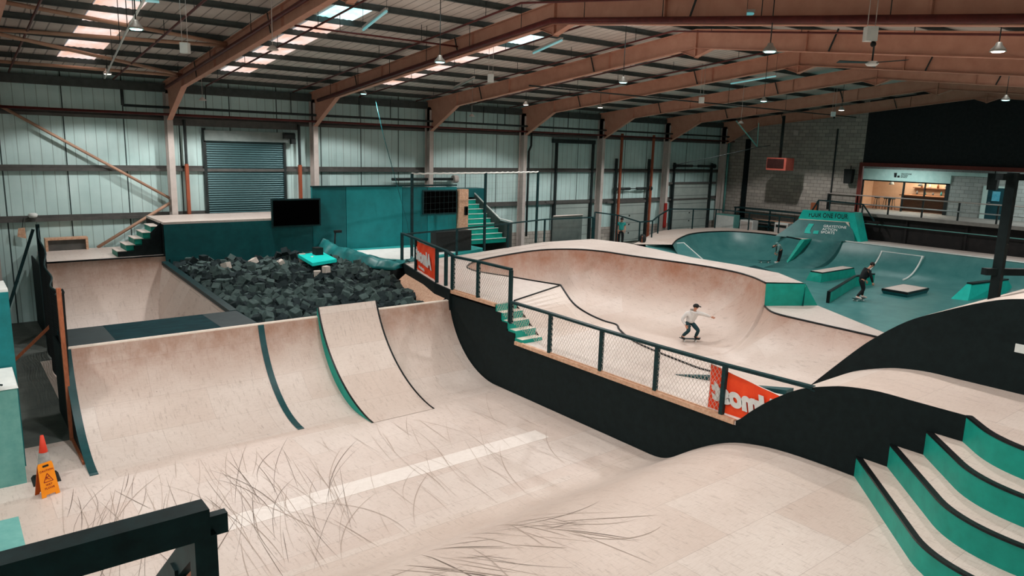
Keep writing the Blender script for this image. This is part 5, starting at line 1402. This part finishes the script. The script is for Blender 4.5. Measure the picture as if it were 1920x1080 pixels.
# ------------------------------------------------------------------ foam pit
from mathutils import noise as mn
def in_pit(x, y):
    if y < 19.15 or y > 28.2 or x < 6.7: return False
    # right hand boundary runs along the plywood strip, then the airbag
    if y < 23.6: return x < 12.0+(y-19.15)*.2
    return x < 12.85-(y-23.6)*.13
def foam_z(x, y):
    return 1.82 + .05*(y-19) + .28*mn.noise((x*.8, y*.8, 1.3)) + .12*mn.noise((x*2.1, y*2.1, 4))
GAP_SHADE = mottled('foam_gap_shade', '#0b0e0f', '#141a1b', 6, .95)  # near-black sheet that paints the shade between the cubes
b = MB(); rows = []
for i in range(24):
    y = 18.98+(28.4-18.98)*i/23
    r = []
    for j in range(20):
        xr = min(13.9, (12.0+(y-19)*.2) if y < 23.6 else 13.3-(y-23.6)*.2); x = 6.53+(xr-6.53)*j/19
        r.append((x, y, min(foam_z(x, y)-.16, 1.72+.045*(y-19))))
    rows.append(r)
b.grid(rows, 0, True); o = tag(obj('foam_gap_sheet', b, GAP_SHADE), 'dark sheet beneath the loose foam cubes, painted as the shade in their gaps', 'foam', None, 'stuff')
def cube_mesh(name, s, mat):
    me = bpy.data.meshes.new(name); bm = bmesh.new(); bmesh.ops.create_cube(bm, size=s)
    bmesh.ops.bevel(bm, geom=list(bm.edges), offset=.012, segments=2, affect='EDGES'); bm.to_mesh(me); bm.free(); me.materials.append(mat); return me
CM = [cube_mesh('foam_cube_mesh', .23, FOAM), cube_mesh('foam_cube_mesh', .25, FOAM2), cube_mesh('foam_cube_mesh', .21, FOAM)]
cands = []
rr = random.Random(11); step = .21
y = 19.12
while y < 28.3:
    x = 6.62
    while x < 14.2:
        px, py = x+rr.uniform(-.09,.09), y+rr.uniform(-.09,.09)
        if in_pit(px, py):
            z = foam_z(px, py)+rr.uniform(-.07,.08)
            if py < 19.5: z = min(z, 1.9)
            cands.append((px, py, z, (rr.uniform(0,PI), rr.uniform(0,PI), rr.uniform(0,PI)), rr.choice((0,0,1,1,2))))
        x += step
    y += step
for k in range(60):      # loose ones on top
    px, py = rr.uniform(6.9,12.8), rr.uniform(19.6,28.0)
    if in_pit(px, py): cands.append((px, py, foam_z(px, py)+.18, (rr.uniform(0,PI), rr.uniform(0,PI), rr.uniform(0,PI)), 1))
for (px, py, pz) in ((10.6,27.6,.35),(10.8,27.9,.3),(10.9,27.5,.25),(11.1,27.8,.2),(10.45,27.9,.2),(7.2,27.6,.2),(7.6,27.8,.2)): cands.append((px, py, foam_z(px, py)+pz, (rr.uniform(0,PI), rr.uniform(0,PI), rr.uniform(0,PI)), 0))
cands = [c for c in cands if not (10.35 < c[0] < 12.15 and 24.7 < c[1] < 27.35 and c[2] > 2.28)]
cands.sort(key=lambda c: c[0]**2+c[1]**2+(6.9-c[2])**2)
proto = None
for k, (x, y, z, r, mi) in enumerate(cands[:300]):
    o = bpy.data.objects.new('foam_cube', CM[mi]); COL.objects.link(o); o.location = (x, y, z); o.rotation_euler = r
    tag(o, 'charcoal foam cube heaped loose in the foam pit', 'foam cube', 'charcoal foam cubes')
b = MB()
from mathutils import Euler
for (x, y, z, r, mi) in cands[300:]:
    q = Euler(r).to_matrix(); s = .118
    c8 = [V((x, y, z)) + q @ V((i*s, j*s, k*s)) for k in (-1,1) for i, j in ((-1,-1),(1,-1),(1,1),(-1,1))]
    b.hexa(c8[:4], c8[4:], 0 if mi != 1 else 1)
o = tag(obj('foam_cubes', b, [FOAM, FOAM2], merge=False), 'dense heap of charcoal foam cubes towards the back of the pit', 'foam cubes', None, 'stuff')
pale = [(8.0,26.5,'pale foam chunk nearest the black coping at the left of the pit'),(9.2,27.2,'small pale foam chunk second from the left among the dark cubes'),(10.0,26.4,'pale foam chunk in the middle back of the pit'),
        (11.05,27.0,'small pale foam chunk left of the cyan mat, further back'),(11.05,26.2,'larger pale foam chunk left of the cyan mat'),(10.55,24.45,'left one of two pale foam chunks before the cyan mat'),(10.85,24.35,'right one of two pale foam chunks before the cyan mat')]
for x, y, lab in pale:
    me = cube_mesh('pale_foam_mesh', .3, FOAM_PALE); o = bpy.data.objects.new('foam_chunk', me); COL.objects.link(o)
    o.location = (x, y, foam_z(x, y)+.22); o.rotation_euler = (rr.uniform(0,PI), rr.uniform(0,PI), rr.uniform(0,PI)); o.scale = (1.1, .8, .7)
    tag(o, lab, 'foam chunk')
t = thing('crash_mat', 'bright cyan crash mat lying on the foam at the back of the pit', 'mat', (11.3, 26, 2.3))
b = MB(); q = [(10.9,27.05),(12.0,27.25),(11.7,25.3),(10.55,24.85)]; b.hexa([(x, y, 2.45) for x, y in q], [(x, y, 2.57) for x, y in q]); obj('body', b, CYAN_MAT, t)
b = MB(); b.box(11.4,11.7,26.5,26.85,2.57,2.85); obj('strap_box', b, RUBBER, t)
# deflated airbag: crumpled teal vinyl with a white landing top
t = thing('airbag', 'crumpled teal landing airbag with a white top sheet beside the foam pit', 'airbag', (14, 26, 1.5))
TEAL_VIN = mottled('crumpled_teal_vinyl', '#0f5658', '#268484', 2.2, .4, spec=.5, bump=.4)
b = MB(); rows = []
foot_ = smooth_path([(12.2,28.36),(12.25,27.6),(12.5,26.2),(12.75,24.6),(13.25,23.85),(13.9,24.1)], 12)
nf = len(foot_)
for i, (fx_, fy_) in enumerate(foot_):
    v = i/(nf-1); zc = 2.95-.5*v**.8; k = 1-.4*v; r = []
    for dx, z in ((.0,2.24),(-.07,2.32),(-.02,2.38),(.12,(2.4+zc)/2+.05),(.3,zc),(.5,zc-.04),(.75,2.55),(1.0,2.47),(1.25,2.44)):
        x = fx_+dx*k*1.1; y = fy_+(.25*dx if v > .7 else 0)
        cr_ = .11*mn.noise((x*1.5, y*2.0, z*2))+.09*abs(mn.noise((x*3.2, y*4.1, z*3)))-.03
        w_ = 0 if dx in (0, 1.25) else 1
        r.append((x-cr_*.5*w_, y, z+cr_*w_))
    rows.append(r)
b.grid(rows, 0, True); obj('shell', b, TEAL_VIN, t)
b = MB(); b.prism([(13.2,28.38),(13.4,27),(13.6,25.4),(14.1,24.5),(16.9,25.1),(19.1,26.0),(19.1,28.38)], 2.3, 2.43); obj('base_pad', b, GLASSY, t)
b = MB(); b.prism([(13.75,27.75),(13.55,26.4),(13.75,25.3),(14.25,24.75),(17.2,25.5),(17.4,27.5)], 2.43, 2.45); obj('top_sheet', b, WHITE, t)
b = MB(); b.tube([(12.9,28.1,2.4),(12.95,28.1,3.25)], .035, 6); b.box(12.9,13.2,28.0,28.15,3.2,3.3); obj('fill_hose', b, RUBBER, t)
b = MB(); b.box(16.4,18.2,25.75,26.2,2.44,3.3); solid('blower_case', b, RUBBER, 'black equipment case on the airbag behind the banner fence', 'case')
b = MB(); fo = foot_[::3]
b.grid([[(x+.04, y, 1.2) for x, y in fo], [(x+.04, y, 2.27) for x, y in fo]], 0, False); b.grid([[(x+.04, y, 2.27) for x, y in fo], [(x+.5, y, 2.27) for x, y in fo]], 0, False)
solid('pit_lining', b, RUBBER, 'black pit wall under the front edge of the airbag', 'wall panel')

# ------------------------------------------------------------------ cone and wet floor sign
t = thing('traffic_cone', 'red traffic cone with worn grey sleeve behind the wet floor sign', 'cone', (1.3, 16.65, 0))
cx, cy = 1.25, 16.55
b = MB(); b.hexa([(cx-.24,cy-.24,0),(cx+.24,cy-.24,0),(cx+.24,cy+.24,0),(cx-.24,cy+.24,0)], [(cx-.2,cy-.2,.07),(cx+.2,cy-.2,.07),(cx+.2,cy+.2,.07),(cx-.2,cy+.2,.07)]); obj('base', b, RUBBER, t)
def cr(z): return .165-.135*z/.95
b = MB(); b.lathe([(cr(.6),.6),(cr(.95),.95),(0,.96)], (cx,cy,0), 20); obj('tip', b, CONE_RED, t)
b = MB(); b.lathe([(cr(.06),.06),(cr(.36),.36)], (cx,cy,0), 20); obj('body', b, CONE_RED, t)
b = MB(); b.lathe([(cr(.36)+.003,.36),(cr(.6)+.003,.6)], (cx,cy,0), 20); obj('sleeve', b, CONE_GREY, t)
t = thing('wet_floor_sign', 'orange folding CAUTION WET FLOOR sign standing on the plywood', 'sign', (1.2, 15.75, 0))
# local frame: x across the board, leaning face towards the camera
yaw_s = .36
def SP(u, v, w):     # u across, v up the board, w out of it
    lean = .2; fx_, fy_ = math.sin(yaw_s), -math.cos(yaw_s)      # facing direction
    ux, uy = math.cos(yaw_s), math.sin(yaw_s)
    up = (-fx_*math.sin(lean), -fy_*math.sin(lean), math.cos(lean)); out = (fx_*math.cos(lean), fy_*math.cos(lean), math.sin(lean))
    return V((1.24+ux*u+up[0]*v+out[0]*w, 15.72+uy*u+up[1]*v+out[1]*w, up[2]*v+out[2]*w))
def board(pts, w0, w1):
    b = MB(); b.hexa([SP(u, v, w0) for u, v in pts], [SP(u, v, w1) for u, v in pts]); return b
outline = [(-.165,0),(-.09,0),(-.08,.04),(.08,.04),(.09,0),(.165,0),(.135,.6),(.12,.66),(-.12,.66),(-.135,.6)]
obj('front_board', board(outline, 0, .02), SIGN_ORANGE, t)
b = MB(); back = []
for s in (0, .02):
    back.append([V((p.x+math.sin(yaw_s)*-.0, p.y, p.z)) for p in (SP(u, v, -.0) for u, v in outline)])
fx_, fy_ = math.sin(yaw_s), -math.cos(yaw_s)
def BP(u, v, w):
    p = SP(u, v, w); top = SP(0, .66, 0); d = (p-top).dot(V((fx_, fy_, 0))); return p - V((fx_, fy_, 0))*(2*d)
b.hexa([BP(u, v, 0) for u, v in outline], [BP(u, v, -.02) for u, v in outline]); obj('rear_board', b, mottled('dark_orange_plastic', '#a8490c', '#b9560f', 4, .5), t)
b = board([(-.055,.575),(.055,.575),(.055,.615),(-.055,.615)], .02, .0215); obj('hand_slot', b, RUBBER, t)
mS = Matrix(((SP(1,0,0)-SP(0,0,0)).to_tuple() + (0,), (SP(0,1,0)-SP(0,0,0)).to_tuple() + (0,), (SP(0,0,1)-SP(0,0,0)).to_tuple() + (0,), (0,0,0,1))).transposed()
for body, v, s in (('CAUTION', .505, .05), ('WET', .225, .052), ('FLOOR', .16, .052)):
    m = mS.copy(); p = SP(0, v, .0225); m[0][3], m[1][3], m[2][3] = p
    text(body, 'lettering', RED_INK, t, s, m, .001, 0, .0015, spacing=1.15)
tri = [(-.085,.285),(.085,.285),(.0,.445)]
b = MB()
for i in range(3):
    a, c = tri[i], tri[(i+1)%3]
    b.beam(SP(*a,.022), SP(*c,.022), .013, .003, up=(SP(0,0,1)-SP(0,0,0)))
b.beam(SP(-.02,.385,.022), SP(.0,.34,.022), .014, .003, up=(SP(0,0,1)-SP(0,0,0))); b.beam(SP(.0,.34,.022), SP(.04,.32,.022), .012, .003, up=(SP(0,0,1)-SP(0,0,0)))
b.beam(SP(-.02,.385,.022), SP(-.035,.33,.022), .01, .003, up=(SP(0,0,1)-SP(0,0,0))); b.beam(SP(-.02,.375,.022), SP(.025,.385,.022), .009, .003, up=(SP(0,0,1)-SP(0,0,0)))
obj('slip_symbol', b, RED_INK, t)
# ------------------------------------------------------------------ roof fixtures and light
w = bpy.data.worlds.new('world'); scene.world = w; w.use_nodes = True
w.node_tree.nodes['Background'].inputs[0].default_value = (.75, .9, 1, 1); w.node_tree.nodes['Background'].inputs[1].default_value = .3
def spot(loc, power, col=(1,.96,.93), size=136, r=.12):
    l = bpy.data.lights.new('high_bay_and_fill_spot', 'SPOT'); l.energy = power; l.color = col; l.spot_size = math.radians(size); l.spot_blend = .2; l.shadow_soft_size = r
    o = bpy.data.objects.new('high_bay_and_fill_spot', l); COL.objects.link(o); o.location = loc
    return o
LAMP_WARM = emis('lamp_glow', '#fff0dd', 6); LAMP_TEAL = emis('lamp_glow_cool', '#a9f7f4', 6)
ALU = mottled('lamp_aluminium', '#9a9c98', '#b8bab5', 5, .35, metal=.6)
LP = [((3.35,15.95,8.9), 'high bay lamp at top left beside the pale conduit', 1), ((4.96,28.2,8.9), 'high bay lamp low at the left, between the roof braces', 0),
      ((10.14,15.83,8.9), 'high bay lamp just under the second rafter', 1), ((14.2,27.9,8.85), 'high bay lamp above the tall teal wall, under the haunch', 1),
      ((16.64,15.79,8.9), 'high bay lamp between the third and fourth rafters', 1), ((22.2,27.2,8.85), 'high bay lamp above the rear stairs column', 0),
      ((25.2,25.3,8.85), 'small high bay lamp under the fourth rafter, right of the rear stairs', 0), ((13.3,8.7,8.9), 'high bay lamp just under the wide rafter at upper right', 1),
      ((15.8,5.53,8.9), 'round pale high bay lamp near the right edge', 0), ((31.7,16.9,8.9), 'high bay lamp near the far end beside a hanging white box', 0),
      ((25.36,16.65,8.9), 'tiny high bay lamp among the far right rafters', 1), ((28.3,9.46,8.9), 'high bay lamp before the black end wall at far right', 1)]
proto = None
for (x, y, z), lab, cool in LP:
    t = thing('high_bay_lamp', lab, 'lamp', (x, y, z))
    b = MB(); b.lathe([(.04,.17),(.05,.16),(.06,.12),(.13,.04),(.14,.0),(.13,.0),(.05,.11),(.0,.12)], (x,y,z), 20); refl = obj('reflector', b, ALU, t)
    b = MB(); b.lathe([(0,-.02),(.1,-.01),(.115,.012),(.115,.03),(0,.03)], (x,y,z), 16); obj('bulb', b, LAMP_TEAL if cool else LAMP_WARM, refl)
    b = MB(); b.tube([(x,y,z+.16),(x,y,roofz(y)-.1)], .012, 5); obj('hanger', b, PIPE_BLK, t)
    spot((x, y, z-.03), 860)
    l = bpy.data.lights.new('roof_fill_light', 'POINT'); l.energy = 40 if y < 18 and min(abs(x-f) for f in FX) > .8 else 0; l.color = (1,.95,.9); l.shadow_soft_size = .4; o = bpy.data.objects.new('roof_fill_light', l); COL.objects.link(o); o.location = (x, y, z+.95)  # unseen point lights added above the ridge lamps to brighten the roof
for p in ((4.5,8.6,8.9),(-2.5,15.9,8.9),(-2.5,8,8.9),(22,6,8.9),(34,6,8.9),(40,10,8.9),(38,24.5,8.8),(9.5,27.6,8.85),(20,20.5,8.9),(31,25,8.85),(9.5,4,8.9)): spot(p, 900)  # further overhead spots added for light, with no lamp fixtures
# small hanging lamps
for (x, y, z, lab) in ((7.76,27.5,8.2,'small pale lamp hanging on a long wire left of the roller shutter'),(19.3,27.45,8.2,'small pale lamp hanging on a wire between the third and fourth columns'),(6.5,17.3,8.95,'tiny pale lamp hanging on a wire right of the nearest rafter'),(29.85,20.7,8.3,'small pale lamp hanging near the far corner on a pale rod')):
    t = thing('hanging_lamp', lab, 'lamp', (x, y, z))
    b = MB(); b.lathe([(.03,.1),(.05,.09),(.14,.0),(.12,-.01),(0,-.01)], (x,y,z), 14); obj('shade', b, STEEL_PALE, t)
    b = MB(); b.tube([(x,y,z+.1),(x,y,roofz(y)-.1)], .008, 5); obj('wire', b, STEEL_PALE, t)
# white hanging boxes
for (x, y, z, lab, cam_) in ((5.07,19.17,9.0,'white box hanging left of the nearest rafter',0),(14.12,19.09,9.0,'white box hanging before the third rafter near the middle',0),(13.02,6.57,9.0,'white box with small camera hanging before the wide rafter at upper right',1),(25.0,19.3,9.0,'white box hanging under the fourth rafter at right',0),(36.1,19.65,9.0,'tiny white box hanging before the last rafter',1)):
    t = thing('hanging_box', lab, 'box', (x, y, z))
    b = MB(); c = V((x,y,z)); r_ = RIGHT*.095; f_ = TOWARD*.08
    b.hexa([c-r_-f_-UP*.12, c+r_-f_-UP*.12, c+r_+f_-UP*.12, c-r_+f_-UP*.12], [c-r_-f_+UP*.12, c+r_-f_+UP*.12, c+r_+f_+UP*.12, c-r_+f_+UP*.12]); obj('case', b, WHITE, t)
    for s in (-1, 1):
        b = MB(); b.tube([c+r_*.7*s+UP*.12, V((x+r_.x*.7*s, y+r_.y*.7*s, roofz(y)-.1))], .007, 5); obj('wire', b, STEEL_PALE, t)
    if cam_:
        b = MB(); b.ball(c+TOWARD*.04-UP*.17+RIGHT*.05, .05, .05, .05, 10); b.tube([c+RIGHT*.05-UP*.12, c+RIGHT*.05-UP*.17], .02, 6); obj('camera_head', b, RUBBER, t)
t = thing('ceiling_fan', 'black three bladed ceiling fan with pale hub hanging at right', 'fan', (15.32,7.63,8.8))
c = V((15.32,7.63,8.8))
b = MB(); b.lathe([(0,.03),(.1,.03),(.13,-.02),(.09,-.06),(0,-.06)], c, 16); obj('hub', b, WHITE, t)
b = MB(); b.tube([c+UP*.03, V((c.x,c.y,roofz(c.y)-.1))], .018, 6); obj('rod', b, PIPE_BLK, t)
for k in range(3):
    a = 2*PI*k/3+.45; d = V((math.cos(a), math.sin(a), 0)); s_ = V((-d.y, d.x, 0))
    b = MB(); b.hexa([c+d*.1-s_*.04-UP*.01, c+d*.72-s_*.07-UP*.02, c+d*.72+s_*.06+UP*.01, c+d*.1+s_*.04+UP*.01], [c+d*.1-s_*.04, c+d*.72-s_*.07-UP*.01, c+d*.72+s_*.06+UP*.02, c+d*.1+s_*.04+UP*.02]); obj('blade', b, BLACKRAIL, t)
# bare tube lights
TUBE = emis('tube_light_cool', '#4fb8bd', .55); TUBE_OFF = mottled('unlit_tube', '#8c9a98', '#a5b2af', 5, .3)
for (a, c_, lab, m) in (((13.46,9.42,9.72),(14.14,8.4,9.7),'long cyan tube light at the top right above the wide rafter',TUBE), ((14.91,17.98,9.75),(13.9,15.56,9.8),'cyan tube light right of the third rooflight strip',TUBE), ((26.05,18.7,9.7),(25.3,16.2,9.8),'dim cyan tube light under the far right rafters',TUBE),
                       ((18.03,27.0,9.3),(17.1,24.2,9.5),'unlit tube fitting right of the third rooflight strip low down',TUBE_OFF), ((9.27,18.2,9.8),(8.65,15.8,9.9),'teal tube light right of the second rooflight strip',TUBE), ((3.2,18.4,9.8),(4.3,18.1,9.8),'teal tube light at the very top left above the first rooflights',TUBE)):
    t = thing('tube_light', lab, 'light', a)
    b = MB(); b.tube([a, c_], .028, 8); obj('tube', b, m, t)
    up_ = V((0,0,.06)); b = MB(); b.beam(V(a)+up_, V(c_)+up_, .07, .05); obj('batten', b, STEEL_PALE, t)
    for p in (a, c_):
        b = MB(); b.tube([V(p)+up_, (p[0],p[1],roofz(p[1])-.02)], .006, 4); obj('hanger', b, PIPE_BLK, t)
# green white jib pole in the far corner
t = thing('hoist_arm', 'pale teal hinged hoist arm hanging before the far corner', 'hoist', (33,22.8,8))
b = MB(); b.tube([(32.6,22.9,8.55),(34.2,22.6,7.3)], .03, 6); b.tube([(34.0,22.5,8.5),(34.2,22.6,7.3)], .02, 6); obj('stay', b, TEAL_GREY, t)
b = MB(); b.tube([(34.9,22.3,7.38),(34.2,22.6,7.25),(33.6,25.2,6.6),(33.2,27,6.2)], .022, 6); obj('arm', b, PIPE_BLK, t)
# ------------------------------------------------------------------ camera
cam = bpy.data.cameras.new('camera'); co = bpy.data.objects.new('camera', cam); COL.objects.link(co)
cam.sensor_width = 36; cam.lens = 36*1364.56/1920; cam.clip_start = .05; cam.clip_end = 200
yaw, pitch, roll = .89751, .191238, .0294255
Fv = V((math.cos(pitch)*math.cos(yaw), math.cos(pitch)*math.sin(yaw), -math.sin(pitch)))
Rv = V((math.sin(yaw), -math.cos(yaw), 0)); Uv = Rv.cross(Fv)
R2 = Rv*math.cos(roll) + Uv*math.sin(roll); U2 = R2.cross(Fv)
co.matrix_world = Matrix(((R2.x, U2.x, -Fv.x, 0), (R2.y, U2.y, -Fv.y, 0), (R2.z, U2.z, -Fv.z, 6.9), (0, 0, 0, 1)))
scene.camera = co
vs = scene.view_settings
vs.view_transform = 'Standard'; vs.look = 'None'; vs.gamma = 1; vs.use_curve_mapping = False; vs.exposure = 0
